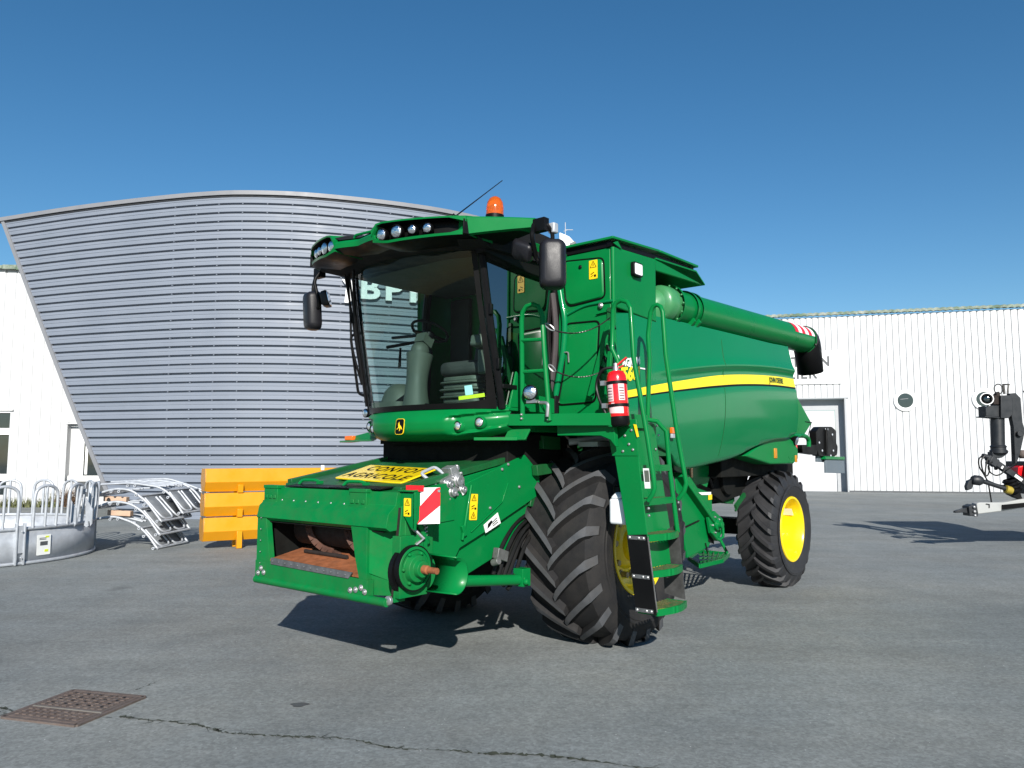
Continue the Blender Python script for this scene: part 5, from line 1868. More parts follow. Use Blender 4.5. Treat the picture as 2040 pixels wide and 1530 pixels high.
# beacon
mb = MB()
bc = Vector((.93, .52, 3.545))
mb.lathe([(.075, 0), (.075, .10), (.082, .105), (.082, .185), (.0005, .185)], bc, Z, 24)
be = mb.build('beacon', 'black', roof, smooth=40)
mb = MB()
mb.lathe([(.078, .185), (.078, .25), (.07, .30), (.05, .335), (.025, .352), (.0005, .356)], bc, Z, 28)
mb.build('beacon_dome', 'amber', be, smooth=70)
mb = MB()
mb.ball(bc + Vector((0, 0, .25)), .03, 10)
mb.build('beacon_bulb', 'chrome', be)
mb = MB()
a0, a1 = Vector((1.7471, 0.8212, 3.46)), Vector((0.7604, 0.45, 4.1073))
mb.tube([a0, a0 + (a1 - a0) * .5, a1], [.006, .0045, .004], 6)
mb.lathe([(.016, -.03), (.014, .01), (.007, .03), (.0005, .035)], a0, Z, 12)
mb.build('antenna', 'black', roof)
PV = Vector((1.5, 0, 3.34))
RM = Matrix.Translation(PV) @ Matrix.Rotation(R(-1.6), 4, 'X') @ Matrix.Translation(-PV)
roof.location = RM.to_translation()
roof.rotation_euler = RM.to_euler()

# ---------- mirrors
def mirror(s):
    mb = MB()
    c = Vector((1.32, 1.46 * s, 3.05)) if s > 0 else Vector((1.42, -1.44, 3.03))
    tilt = R(8) * s
    d = Vector((math.cos(R(38)), .62 * s, 0)).normalized() if s > 0 else Vector((.97, -.25, -.06)).normalized()
    ux = Vector((-d.y, d.x, 0)).normalized()
    uz = d.cross(ux)
    if uz.z < 0: uz = -uz
    rings = []
    for (k, sc_) in ((-.055, .94), (-.045, 1.0), (.0, 1.0), (.04, .93), (.065, .78), (.075, .55)):
        fr = Frame(c + d * k, ux, uz)
        rings.append(rrect(fr, .205 * sc_, .385 * (1 - (1 - sc_) * .55), .06 * sc_, 0, 5))
    mb.loft(rings)
    o = mb.build('mirror', 'black_mirror', H, smooth=50)
    mb = MB()
    fr = Frame(c - d * .057, -ux, uz)
    mb.prism(rrect(fr, .175, .345, .05, 0, 5), fr.n * .003)
    mb.build('mirror_glass', 'mirror', o, smooth=0)
    mb = MB()
    tip = Vector((rp(1.32) - .03, 1.32 * s, 3.36 if s > 0 else 3.42))
    mb.tube(rnd([tip, tip + Vector((-.02, .12 * s, .0)), c + Vector((0, 0, .25)), c + Vector((0, 0, .17))], .05), .016, 8)
    mb.tube(rnd([tip + Vector((0, .02 * s, 0)), tip + Vector((.06, .05 * s, -.1)), c + Vector((.02, -.14 * s, .05)), c + Vector((.0, -.06 * s, -.02))], .05), .018, 8)
    mb.obox(tip + Vector((-.02, .07 * s, -.01)), (.03, 0, 0), (0, .06, 0), (0, 0, .05))
    mb.build('mirror_arm', 'black', o, bevel=.003)
    mb = MB()
    if s > 0:
        mb.obox(Vector((1.3116, 1.46, 3.3292)), (.03, 0, 0), (0, .03, 0), (0, 0, .04))
        mb.build('mirror_bracket', 'galva', o, bevel=.01)
    # small wide angle mirror
    mb = MB()
    if s > 0:
        c2 = Vector((1.3936, 1.22, 3.178)); d2 = Vector((.75, .2, -.55)).normalized()
    else:
        c2 = Vector((1.3884, -1.27, 3.1307)); d2 = Vector((.7, -.75, -.25)).normalized()
    u2 = Vector((-d2.y, d2.x, 0)).normalized()
    if s > 0:
        u2 = (u2 + Vector((0, 0, -.45))).normalized()
    v2 = d2.cross(u2)
    rings = []
    for (k, sc_) in ((-.03, .95), (-.02, 1.0), (.02, .95), (.04, .75)):
        rings.append(rrect(Frame(c2 + d2 * k, u2, v2), .19 * sc_, .155 * sc_, .035 * sc_, 0, 4))
    mb.loft(rings)
    o2 = mb.build('wide_angle_mirror', 'black_mirror', H, smooth=50)
    mb = MB()
    fr = Frame(c2 - d2 * .032, -u2, v2)
    mb.prism(rrect(fr, .17, .135, .03, 0, 4), fr.n * .003)
    mb.build('mirror_glass', 'mirror', o2, smooth=0)
    mb = MB()
    mb.tube(rnd([c2, c2 + Vector((0, .04 * s, .02)), c + Vector((0, -.10 * s, .02)), c + Vector((0, -.05 * s, 0))], .03), .014, 8)
    mb.build('mirror_arm', 'black', o2)
mirror(1)
mirror(-1)

# ---------- platform, gate, chains
mb = MB()
mb.prism([(1.12, .86, 1.885), (.95, 1.72, 1.885), (.45, 1.72, 1.885), (.45, .86, 1.885)], (0, 0, .03))
mb.prism([(1.13, .84, 1.94), (.95, 1.73, 1.925), (.95, 1.73, 1.83), (1.13, .84, 1.845)], (-.04, 0, 0))
mb.prism([(.95, 1.73, 1.93), (.40, 1.73, 1.93), (.40, 1.73, 1.82), (.95, 1.73, 1.82)], (0, -.03, 0))
mb.use(1)
for q in ((1.1, 0.9782, 1.9321), (1.06, 1.2173, 1.9175), (1.1, 0.9781, 1.8996), (1.06, 1.2171, 1.8858)):
    mb.bolt(q, X, .012, .02)
plat = mb.build('platform', ['green', 'steel'], H, bevel=.004)
mb = MB()
mb.prism([(0.95, 1.214, 1.8415), (0.9, 1.7169, 1.8534), (0.88, 1.7196, 1.6698), (0.88, 1.6705, 1.7241), (0.9, 1.5968, 1.7558), (0.95, 1.2184, 1.7611)], (-.05, 0, 0))
mb.box((.55, .82, 1.80), (.95, .95, 1.85))
mb.build('platform_bracket', 'green', plat, bevel=.005)
mb = MB()
gp = [(1.09, 0.9752, 1.9042), (1.07, 0.9496, 2.7652), (1.06, 1.0579, 2.8283), (1.05, 1.1481, 2.7401), (1.06, 1.2271, 1.8855)]
path = rnd([gp[0], gp[1]], .01) 
cen = [Vector((1.09, 0.9752, 1.9042)), Vector((1.07, 0.9495, 2.7025))] + [Vector(q) for q in ((1.07, 0.9603, 2.7764), (1.07, 1.0028, 2.8213), (1.06, 1.0579, 2.8324), (1.06, 1.1202, 2.8038), (1.06, 1.1558, 2.7296))] + [Vector((1.06, 1.1748, 2.434)), Vector((1.06, 1.2271, 1.8775))]
mb.tube(cen, .020, 10)
for a, b in (((1.08, 0.9628, 2.5417), (1.06, 1.1702, 2.5319)), ((1.08, 0.9624, 2.2814), (1.06, 1.1892, 2.2792)), ((1.08, 0.9672, 2.0352), (1.06, 1.2129, 2.0252))):
    mb.tube([a, b], .016, 8)
gate = mb.build('gate_rail', 'green', plat)
lm = lamp(gate, 'ladder_lamp', (1.12, 1.0777, 2.1045), (1, .35, 0), .058)
mb = MB()
mb.tube([(1.1, 1.0924, 2.0727), (1.09, 1.0843, 2.0294)], .02, 8)
mb.obox((1.1, 1.0872, 2.0328), (.02, 0, 0), (0, .05, 0), (0, 0, .012))
mb.tube(rnd([(1.09, 1.1505, 2.0224), (1.1, 1.2434, 2.0138), (1.1, 1.2329, 1.9075)], .03), .014, 8)
mb.build('lamp_bracket', 'steel', gate)

def chain(p0, p1, sag, n, name, parent):
    p0, p1 = Vector(p0), Vector(p1)
    mb = MB()
    P = [p0.lerp(p1, k / n) + Vector((0, 0, -sag * 4 * (k / n) * (1 - k / n))) for k in range(n + 1)]
    for k in range(n):
        a, b = P[k], P[k + 1]
        d = (b - a)
        c = (a + b) / 2
        t = d.normalized()
        u = t.cross(Vector((0, 0, 1))).normalized() if k % 2 else t.cross(Vector((.3, .8, .1))).cross(t).normalized()
        L_ = d.length * .72
        pts = [c + t * L_ * math.cos(2 * PI * i / 10) + u * L_ * .42 * math.sin(2 * PI * i / 10) for i in range(10)]
        mb.tube(pts, .0045, 5, closed=True)
    return mb.build(name, 'chain', parent, smooth=60)
c1 = chain((1.02, 1.2262, 2.6125), (0.72, 1.5765, 2.7032), .07, 20, 'safety_chain', plat)
c2 = chain((1.02, 1.2442, 2.2787), (0.72, 1.5375, 2.2955), .06, 20, 'safety_chain', plat)
mb = MB()
for a, b in (((1.05, 1.1784, 2.6588), (1.02, 1.2462, 2.6023)), ((1.05, 1.212, 2.3228), (1.02, 1.2541, 2.27))):
    a, b = Vector(a), Vector(b)
    t = (b - a).normalized(); u = t.cross(Vector((1, 0, 0))).normalized()
    mb.tube([(a + b) / 2 + t * (b - a).length * .5 * math.cos(2 * PI * i / 12) + u * .016 * math.sin(2 * PI * i / 12) for i in range(12)], .006, 6, closed=True)
mb.build('snap_hook', 'steel', plat)

# ---------- ladder
LX0, LX1 = .28, .78
def lad(z, k):      # k 0 = riser side, 1 = outer edge; the ladder leans outwards towards the ground
    return interp([.4, 1.0, 1.75], [1.82, 1.755, 1.62], z) + k * interp([.4, 1.0, 1.75, 1.85], [.17, .17, .22, .23], z)
mb = MB()
zs = [.99, 1.2, 1.45, 1.60, 1.76, 1.86]
mb.prism([(LX1, lad(z, 0), z) for z in zs] + [(LX1, lad(z, 1), z) for z in reversed(zs)], (-.015, 0, 0))
mb.prism([(LX1 + .006, lad(1.60, 0) - .02, 1.60), (LX1 + .006, lad(1.84, 0) - .05, 1.88), (LX1 + .006, lad(1.84, 1), 1.88), (LX1 + .006, lad(1.60, 1), 1.60)], (-.006, 0, 0))
zr = [.74, 1.0, 1.4, 1.75, 1.87]
mb.loft([[(LX1 - .015, lad(z, .36), z), (LX0 - .06, lad(z, .36), z), (LX0 - .06, lad(z, .30), z), (LX1 - .015, lad(z, .30), z)] for z in zr])
mb.tube([(LX0, lad(z, .92), z) for z in (.99, 1.2, 1.5, 1.8)] + [(LX0 + .03, lad(1.86, .6), 1.885), (LX0 + .12, lad(1.88, .3), 1.90)], .02, 8)
mb.use(1)
for q in ((0.787, 1.7483, 1.7555), (0.787, 1.8072, 1.7968), (0.787, 1.7831, 1.6894), (0.787, 1.7284, 1.6358), (0.787, 1.818, 1.647), (0.79, 1.9468, 1.2081), (0.79, 1.9501, 1.1562)):
    mb.bolt(q, X, .012, .01)
for q in ((0.2442, 1.72, 1.85), (0.2219, 1.72, 1.7714), (0.2676, 1.72, 1.6548), (0.2931, 1.93, 1.2294), (0.2787, 1.93, 1.173)):
    mb.bolt(q, Y, .012, .01)
lad_o = mb.build('ladder', ['green', 'steel'], H, bevel=.004)
for z0 in (.47, .745, 1.01, 1.275, 1.53):
    mb = MB()
    ya, yb = lad(z0, .06 if z0 < .7 else .36), lad(z0, 1.0) + (.06 if z0 < 1.1 else 0.0)
    fr_ = []
    out = []
    n_ = 10
    bow = .05 if z0 < 1.1 else .0
    for i in range(n_ + 1):
        t = i / n_
        out.append(Vector((LX1 - .02 - (LX1 - LX0 - .04) * t, yb - .05 + bow * math.sin(PI * t) + (.05 if bow == 0 else 0), z0)))
    h_ = .05
    inner = [p + Vector((0, -.018, 0)) for p in out]
    # front rim band
    for i in range(n_):
        mb.add([out[i], out[i + 1], inner[i + 1], inner[i], out[i] - Z * h_, out[i + 1] - Z * h_, inner[i + 1] - Z * h_, inner[i] - Z * h_],
               [[0, 1, 2, 3], [7, 6, 5, 4], [0, 4, 5, 1], [3, 2, 6, 7], [0, 3, 7, 4], [1, 5, 6, 2]])
    mb.beam((LX1 - .03, ya, z0 - .025), (LX1 - .03, yb - .06, z0 - .025), .014, .045)
    mb.beam((LX0 + .03, ya, z0 - .025), (LX0 + .03, yb - .06, z0 - .025), .014, .045)
    mb.use(1)
    for i in range(1, 10):
        t = i / 10
        x_ = LX1 - .02 - (LX1 - LX0 - .04) * t
        mb.beam((x_, ya, z0 - .012), (x_, yb - .055 + bow * math.sin(PI * t), z0 - .012), .012, .02)
    for i in range(1, 4):
        y_ = ya + (yb - .05 - ya) * i / 4
        mb.beam((LX1 - .03, y_, z0 - .012), (LX0 + .03, y_, z0 - .012), .010, .018)
    mb.use(0)
    mb.build('step', ['green', 'rust_green'], lad_o)
# black rubber flaps on both sides
mb = MB()
mb.prism([(LX1 + .012, lad(1.0, 0) - .0, 1.0), (LX1 + .012, lad(1.0, 1) + .0, 1.015), (LX1 + .012, lad(.45, 1) + .015, .43), (LX1 + .012, lad(.45, 0) + .01, .45)], (-.008, 0, 0))
mb.use(1)
for z0 in (.985, .70, .455):
    mb.obox((LX1 + .014, (lad(z0, 0) + lad(z0, 1)) / 2, z0), (.002, 0, 0), (0, .075, 0), (0, 0, .014))
    mb.use(2)
    for k in (-.06, .02, .06):
        mb.bolt((LX1 + .016, (lad(z0, 0) + lad(z0, 1)) / 2 + k, z0), X, .011, .008)
    mb.use(1)
mb.build('mud_flap', ['black', 'grey_strip', 'steel'], lad_o)
mb = MB()
mb.prism([(LX0 - .004, lad(1.02, 0.05), .98), (LX0 - .004, lad(1.02, .95), 1.06), (LX0 - .004, lad(.45, 1) - .02, .47), (LX0 - .004, lad(.45, 0.) - .03, .50)], (-.008, 0, 0))
mb.build('mud_flap', 'black_worn', lad_o)
mb = MB()
mb.prism([(LX1 - .016, lad(.95, .98), 1.0), (LX1 - .016, lad(.45, 1.0) + .01, .45), (LX1 - .016, lad(.45, .93), .45), (LX1 - .016, lad(.95, .90), 1.0)], (.004, 0, 0))
mb.build('flap_edge', 'steel', lad_o)
mb = MB()
mb.box((LX0 + .16, lad(.93, .36), .93), (LX1 - .02, lad(.93, .36) + .006, .985))
mb.build('marker_tape', 'yellow_decal', lad_o)
# cranked handrails on both sides
mb = MB()
pl = [(0.8, 1.7139, 2.2363), (0.8, 1.6972, 2.3441), (0.79, 1.6414, 2.4413), (0.79, 1.6551, 2.7487), (0.79, 1.6839, 2.8055), (0.79, 1.735, 2.8189), (0.79, 1.7895, 2.7958), (0.79, 1.8159, 2.7448), (0.79, 1.8363, 2.3573), (0.8, 1.9539, 1.7367), (0.8, 1.9957, 1.4629), (0.8, 2.0065, 1.3628), (0.8, 1.9886, 1.3141), (0.8, 1.9494, 1.2645)]
mb.tube(pl, .019, 10)
mb.tube([(0.8, 1.7139, 2.2363), (0.8, 1.7605, 2.0184), (0.8, 1.7888, 1.8238)], .019, 10)
mb.build('handrail', 'green', lad_o, smooth=60)
mb = MB()
pr = [(0.3, 1.6678, 1.8912), (0.3, 1.6963, 2.4003), (0.3, 1.6859, 2.6041), (0.3, 1.7134, 2.7964), (0.3, 1.738, 2.8401), (0.3, 1.776, 2.8523), (0.3, 1.8084, 2.8313), (0.3, 1.8261, 2.7827), (0.3, 1.8466, 2.4296), (0.29, 1.9278, 1.8069), (0.28, 1.9778, 1.4931), (0.28, 1.9974, 1.3859), (0.28, 1.9783, 1.3219), (0.28, 1.9236, 1.2524)]
mb.tube(pr, .019, 10)
mb.build('handrail', 'green', lad_o, smooth=60)
mb = MB()
fr = Frame((0.798, 1.9342, 1.432), (0, 1, 0), Z)
mb.prism([(0.796, 1.9085, 1.5067), (0.796, 1.9602, 1.5073), (0.796, 1.9702, 1.358), (0.796, 1.9231, 1.3568)], (.003, 0, 0))
mb.use(1)
mb.prism([(0.8, 1.9192, 1.4918), (0.8, 1.9579, 1.4923), (0.8, 1.9649, 1.4065), (0.8, 1.9263, 1.4056)], (.001, 0, 0))
mb.build('instruction_label', ['paper', 'cab_grey'], lad_o, smooth=0)
mb = MB()
mb.prism([(0.796, 1.8312, 1.8421), (0.796, 1.8576, 1.8376), (0.796, 1.878, 1.7455), (0.796, 1.8604, 1.742)], (.003, 0, 0))
mb.build('warning_stripe', 'sticker', lad_o, smooth=0)
# washer bottle behind the ladder
mb = MB()
p0 = Vector((0.62, 1.6039, 1.1963))
mb.prism(rrect(Frame(p0 + Vector((0, .02, -.13)), Y, X), .16, .20, .03), (0, 0, .20))
mb.prism([p0 + Vector((-.10, -.055, .07)), p0 + Vector((.10, -.055, .07)), p0 + Vector((.06, -.02, .12)), p0 + Vector((-.06, -.02, .12))], (0, .11, 0))
bt = mb.build('washer_bottle', 'white_tank', H, bevel=.02, seg=3)
mb = MB()
mb.lathe([(.036, 0), (.042, .005), (.042, .045), (.034, .055), (.0005, .055)], p0 + Vector((0, -.02, .11)), (0, -.2, 1), 14)
mb.build('bottle_cap', 'black', bt)

# ---------- grain tank
TX, TY = .45, 1.45
mb = MB()
# outer left wall with the opening for the auger, front walls, right wall
mb.prism([(TX, TY, 2.86), (TX, TY, 3.375), (-.27, TY, 3.40), (-.27, TY, 2.82)], (0, -.03, 0))
mb.prism([(-.27, TY, 3.30), (-.27, TY, 3.40), (-1.05, TY, 3.43), (-1.22, TY, 3.33)], (0, -.03, 0))
mb.prism([(TX, .86, 1.95), (TX, TY - .031, 1.95), (TX, TY - .031, 3.375), (TX, .86, 3.375)], (-.03, 0, 0))
mb.prism([(TX, -.86, 1.95), (TX, -.97, 1.95), (TX, -.97, 3.375), (TX, -.86, 3.375)], (-.03, 0, 0))
mb.prism([(TX, -.97, 1.95), (-.7, -.97, 1.95), (-.7, -.97, 3.375), (TX, -.97, 3.375)], (0, .03, 0))
mb.prism([(-.7, -.97, 1.95), (-.7, -TY, 1.95), (-.7, -TY, 3.375), (-.7, -.97, 3.375)], (-.03, 0, 0))
mb.prism([(.04, -.86, 1.95), (.04, .86, 1.95), (.04, .86, 3.375), (.04, -.86, 3.375)], (-.03, 0, 0))
mb.prism([(-.7, -TY, 2.86), (-.7, -TY, 3.375), (-1.2, -TY, 3.40), (-1.2, -TY, 2.86)], (0, .03, 0))
mb.prism([(-1.25, -TY, 2.6), (-1.25, TY - .4, 2.6), (-1.25, TY - .4, 3.4), (-1.25, -TY, 3.4)], (-.03, 0, 0))
mb.prism([(-.27, TY - .03, 2.7), (-.27, .9, 2.7), (-.27, .9, 3.36), (-.27, TY - .03, 3.36)], (-.02, 0, 0))
mb.box((-1.2, -1.3, 1.9), (.0, 1.0, 2.9))
tank = mb.build('grain_tank', 'green', H, bevel=.012)
# rounded corner post between front and side
mb = MB()
mb.tube([(TX - .012, TY - .012, 2.5), (TX - .012, TY - .012, 3.37)], .022, 12)
mb.build('corner_bead', 'green', tank)
# sloping overhang behind the lid and its dark recess
mb = MB()
mb.prism([(-.27, TY + .01, 3.405), (-1.07, TY + .01, 3.435), (-1.26, TY + .01, 3.33), (-1.26, .5, 3.33), (-.27, .5, 3.405)], (0, 0, .015))
mb.build('tank_hood', 'green', tank, bevel=.003)
# folding lid: two thin sheets rising to a low ridge
mb = MB()
mb.prism([(.50, TY + .03, 3.43), (-.30, TY + .03, 3.475), (-.30, -1.0, 3.475), (.50, -1.0, 3.43)], (0, 0, .022))
mb.prism([(-.31, TY + .03, 3.475), (-1.08, TY + .03, 3.478), (-1.08, -TY - .03, 3.478), (-.31, -TY - .03, 3.475)], (0, 0, .022))
mb.build('tank_lid', 'green', tank, bevel=.004)
mb = MB()
mb.prism([(.47, TY - .01, 3.375), (-1.05, TY - .01, 3.44), (-1.05, TY - .05, 3.44), (.47, TY - .05, 3.375)], (0, 0, .045))
mb.box((.40, -.95, 3.375), (.46, 1.40, 3.43))
mb.build('lid_seal', 'black', tank)
mb = MB()
mb.prism([(.47, TY + .005, 3.40), (.40, TY + .005, 3.43), (.33, TY + .005, 3.37)], (0, .01, 0))
mb.build('lid_hinge', 'green', tank, bevel=.002)
# front hatches: pressed outlines
def hatch(pts, name='hatch', lift=.012, mt='green'):
    mb = MB()
    P = [Vector(p) for p in rnd(pts, .05, 4, closed=True)]
    c = sum(P, Vector()) / len(P)
    ins = [c + (p - c) * .955 for p in P]
    ins2 = [c + (p - c) * .93 for p in P]
    rows = [[p + Vector((.001, 0, 0)) for p in P], [p + Vector((lift, 0, 0)) for p in ins], [p + Vector((lift + .004, 0, 0)) for p in ins2]]
    mb.loft(rows, caps=False)
    mb.poly(rows[-1])
    o = mb.build(name, mt, tank, smooth=30)
    mb = MB()
    mb.tube([c + (p - c) * 1.012 + Vector((.002, 0, 0)) for p in P], .008, 6, closed=True)
    mb.build('hatch_seal', 'ink', o)
    return o
h1 = hatch([(0.452, 0.9256, 3.3243), (0.452, 1.351, 3.2893), (0.452, 1.3617, 2.9471), (0.452, 0.9936, 2.9156), (0.452, 0.9558, 2.9655)])
warning_sticker(tank, Frame((0.47, 1.2588, 3.1997), Y, Z), .085, .165, 2)
mb = MB()
mb.bolt((0.47, 1.1226, 3.2436), X, .018, .01)
mb.build('hatch_lock', 'black', h1)
h2 = hatch([(0.452, 0.9541, 2.7587), (0.452, 1.3031, 2.746), (0.452, 1.2537, 2.0602), (0.452, 0.861, 2.0514), (0.452, 0.9289, 2.3409)], lift=-.0)
mb = MB()
mb.tube(crom([(0.46, 0.8802, 3.1563), (0.46, 0.9121, 2.97), (0.46, 0.9437, 2.7857), (0.46, 0.9252, 2.5188), (0.46, 0.857, 2.2113), (0.46, 0.8225, 2.0259)], 6), .028, 10)
mb.tube(crom([(0.455, 0.957, 2.8388), (0.455, 1.1457, 2.8959), (0.455, 1.3377, 2.9064), (0.455, 1.4485, 2.9049)], 6), .014, 8)
mb.build('pressed_rib', 'green_gloss', tank, smooth=60)
mb = MB()
mb.tube(crom([(0.5, 0.8423, 3.041), (0.5, 0.8738, 2.7432), (0.5, 0.8551, 2.4313), (0.52, 0.8016, 2.0771), (0.54, 0.7608, 2.0113)], 6), .026, 8)
mb.build('drain_hose', 'hose_brown', tank)
mb = MB()
mb.obox((0.5, 1.4093, 2.3028), (.03, 0, 0), (0, .035, .03), (0, -.02, .24))
for k, (px, py) in enumerate(()):
    pass
a, b = Vector((0.55, 1.4769, 2.713)), Vector((0.55, 1.2906, 2.1799))
for k in range(6):
    t = (k + .5) / 6
    mb.use(1)
    p = a.lerp(b, t) + Vector((.0, .05, 0))
    mb.obox(p, (.006, 0, 0), (0, .012, 0), (0, -.01, .03))
    mb.use(0)
mb.beam((0.53, 1.4592, 2.7177), (0.53, 1.2558, 2.0983), .05, .03, X)
mb.beam((0.58, 1.4926, 2.4564), (0.58, 1.4311, 1.8883), .04, .03, X)
mb.build('chain_post', ['green', 'ink'], tank, bevel=.004)
mb = MB()
mb.lathe([(.022, 0), (.026, .008), (.012, .02), (.0005, .02)], (0.462, 1.3267, 2.8763), X, 12)
mb.build('panel_latch', 'steel', tank)
mb = MB()
mb.tube(rnd([(0.47, 0.9325, 2.5082), (0.47, 0.9868, 2.5034), (0.47, 0.9915, 2.4145)], .01), .007, 6)
mb.build('panel_latch', 'steel', tank)
# work lamp on the tank side
mb = MB()
fr = Frame((0.1047, 1.454, 3.2332), (-1, 0, 0), Z)
mb.prism(rrect(fr, .15, .125, .02), fr.n * .035)
mb.use(1)
mb.prism(rrect(fr, .125, .10, .015, .035), fr.n * .006)
mb.build('tank_lamp', ['black', 'white'], tank, bevel=.004)

# ---------- side panels
XS = [.33, .0, -.4, -.9, -1.5, -2.2, -2.8, -3.3, -3.62, -3.80]
def zc(x):      # height of the stripe centre
    return sinterp([-3.8, -3.0, -2.2, -1.5, -.8, -.2, .4], [2.505, 2.487, 2.44, 2.375, 2.285, 2.20, 2.105], x)
def ztopp(x):
    return sinterp([-3.8, -3.66, -3.5, -3.0, -1.5, -.4, .4], [2.60, 2.92, 2.945, 2.93, 2.905, 2.88, 2.86], x)
def zbotp(x):
    return sinterp([-3.85, -3.6, -3.1, -2.6, -2.1, -1.5, -1.0, -.72, -.5, -.1, .4], [1.92, 1.84, 1.80, 1.72, 1.60, 1.53, 1.49, 1.52, 1.64, 1.72, 1.75], x)
def xrear(z):   # rear edge leans
    return interp([1.7, 2.0, 2.5, 2.95], [-3.79, -3.77, -3.68, -3.53], z)
WS = [-.95, -.75, -.55, -.35, -.20, -.12, -.075, -.05, .05, .075, .10, .125, .15, .175, .21, .30, .45, .62, .8]
YS = [1.33, 1.40, 1.45, 1.478, 1.483, 1.480, 1.474, 1.470, 1.463, 1.462, 1.468, 1.484, 1.497, 1.492, 1.478, 1.465, 1.452, 1.44, 1.43]
def ypan(wv, x=-2.0):
    y = sinterp(WS, YS, wv)
    if .05 < wv < .40:
        k = min(1, max(0, (.0 - x) / .9))
        k = k * k * (3 - 2 * k)
        y = y * k + (1.463 - .008 * (wv - .05) / .35) * (1 - k)
    return y
def panel_pt(x, z, s=1, o=0.0):
    return Vector((x, (ypan(z - zc(x), x) + o) * s, z))
def side_panel(s):
    mb = MB()
    nx = 70
    wl = [-.95, -.88, -.80, -.74, -.67, -.60, -.50, -.42, -.35, -.28, -.2, -.15, -.11, -.08, -.06, -.03, 0, .03, .06, .08, .095, .11, .125, .135, .15, .165, .18, .21, .25, .30, .36, .43, .5, .6, .7]
    rows = []
    xf = .475 if s > 0 else -.72
    for i in range(nx + 1):
        x = xf - (3.86 + xf) * (i / nx)
        zt, zb = ztopp(x), zbotp(x)
        row = []
        for wv in wl:
            z = min(max(zc(x) + wv, zb), zt)
            xx = max(x, xrear(z))
            p = panel_pt(xx, z, s)
            row.append(p)
        # tuck under
        zb2 = row[0].z
        row = [row[0] + Vector((0, -.05 * s, .0)), row[0] + Vector((0, -.02 * s, -.012))] + row + [row[-1] + Vector((0, -.03 * s, .012)), row[-1] + Vector((0, -.16 * s, .0))]
        rows.append(row)
    mb.loft(rows, caps=False, closed=False)
    o = mb.build('side_panel', 'green_gloss', H, smooth=50)
    return o
pan = side_panel(1)
pan2 = side_panel(-1)
# front closing edge of the panel with lower skirt edge
mb = MB()
mb.prism([(.465, 1.445, 1.80), (.465, 1.39, 1.80), (.465, 1.39, 2.85), (.465, 1.42, 2.85)], (-.01, 0, 0))
mb.prism([(.42, 1.38, 2.75), (-.30, 1.38, 2.75), (-.30, 1.38, 2.95), (.42, 1.38, 2.95)], (0, -.02, 0))
mb.prism([(.30, 1.40, 1.95), (.30, 1.40, 1.60), (-.55, 1.40, 1.60), (-.55, 1.40, 1.95)], (0, -.02, 0))
mb.build('panel_edge', 'green_dark', pan)
mb = MB()
mb.prism([(-3.73, 1.30, 1.95), (-3.53, 1.30, 2.92), (-3.53, .5, 2.92), (-3.73, .5, 1.95)], (-.02, 0, 0))
mb.build('panel_edge', 'green_dark', pan)
# stripe following the panel
def stripe(wa, wb, x0, x1, name, mt, o=.004, n=50):
    mb = MB()
    ra, rb, rc = [], [], []
    for i in range(n + 1):
        x = x0 + (x1 - x0) * i / n
        k = interp([x1, x1 + 2.2, x0], [1.0, 1.0, .55], x) if True else 1
        za, zb = zc(x) + wa * k, zc(x) + wb * k
        if za > zb: za, zb = zb, za
        ra.append(panel_pt(max(x, xrear(za) + .01), za, 1, o)); rb.append(panel_pt(max(x, xrear(zb) + .01), zb, 1, o))
    mb.loft([ra, rb], caps=False, closed=False)
    return mb.build(name, mt, pan, fix=True, smooth=60)
stripe(-.052, .052, .36, -3.69, 'yellow_stripe', 'yellow_decal')
stripe(-.072, -.052, .36, -3.69, 'black_pinstripe', 'ink')
# panel seams
mb = MB()
for xs in (-1.62,):
    mb.tube([panel_pt(xs + .0, z, 1, .0005) for z in [1.60 + k * .0675 for k in range(19)]], .004, 5)
mb.build('panel_seam', 'green_dark', pan)
class Decal:
    def __init__(self, x, z, o):
        self.p, self.q, self.o = x, z, o
        self.n = Vector((0, 1, 0)); self.x = Vector((-1, 0, 0)); self.y = Vector((0, 0, 1))
    def __call__(self, a, b, c=0.0):
        x = self.p - a
        return panel_pt(x, self.q + b + zc(x) - zc(self.p), 1, self.o + c)
def decal_frame(px_x, z, o=.005):
    return Decal(px_x, z, .006)
def decal_flat(px_x, z, o=.005):
    p = panel_pt(px_x, z, 1, o)
    t = (panel_pt(px_x - .1, z + (zc(px_x - .1) - zc(px_x)), 1, o) - p)
    u = panel_pt(px_x, z + .05, 1, o) - p
    return Frame(p, t, u)
mb = MB()
text_mb(mb, 'JOHN DEERE', decal_frame(-3.06, zc(-3.06) + .0, .006), .088, .004, bold=.0015, sx=.85)
mb.build('maker_lettering', 'green_letter', pan, smooth=0)
mb = MB()
text_mb(mb, 'T560i', decal_frame(.27, 2.29, .006), .165, .004, bold=.006, shear=.15, sx=.98)
mb.build('model_lettering', 'yellow_decal', pan, smooth=0)
mb = MB()
text_mb(mb, 'AGRE M', decal_frame(.21, 2.405, .006), .09, .004, bold=.003, shear=.05, sx=.9)
f_ = decal_frame(.43, 2.41, .006)
mb.prism([f_(-.03, .03), f_(.02, .035), f_(.03, .0), f_(-.01, -.04), f_(-.012, .0), f_(-.035, .0)], f_.n * .003)
f_ = decal_frame(.12, 2.365, .006)
mb.obox(f_(0, 0, .001), f_.x * .14, f_.y * .006, f_.n * .001)
mb.build('dealer_lettering', 'white', pan, smooth=0)
mb = MB()
p = Vector((-0.4574, 1.47, 1.8127))
mb.obox(p + Vector((0, .02, .02)), (.03, 0, 0), (0, .014, 0), (0, 0, .028))
mb.build('side_reflector', 'orange', pan, bevel=.004)
mb = MB()
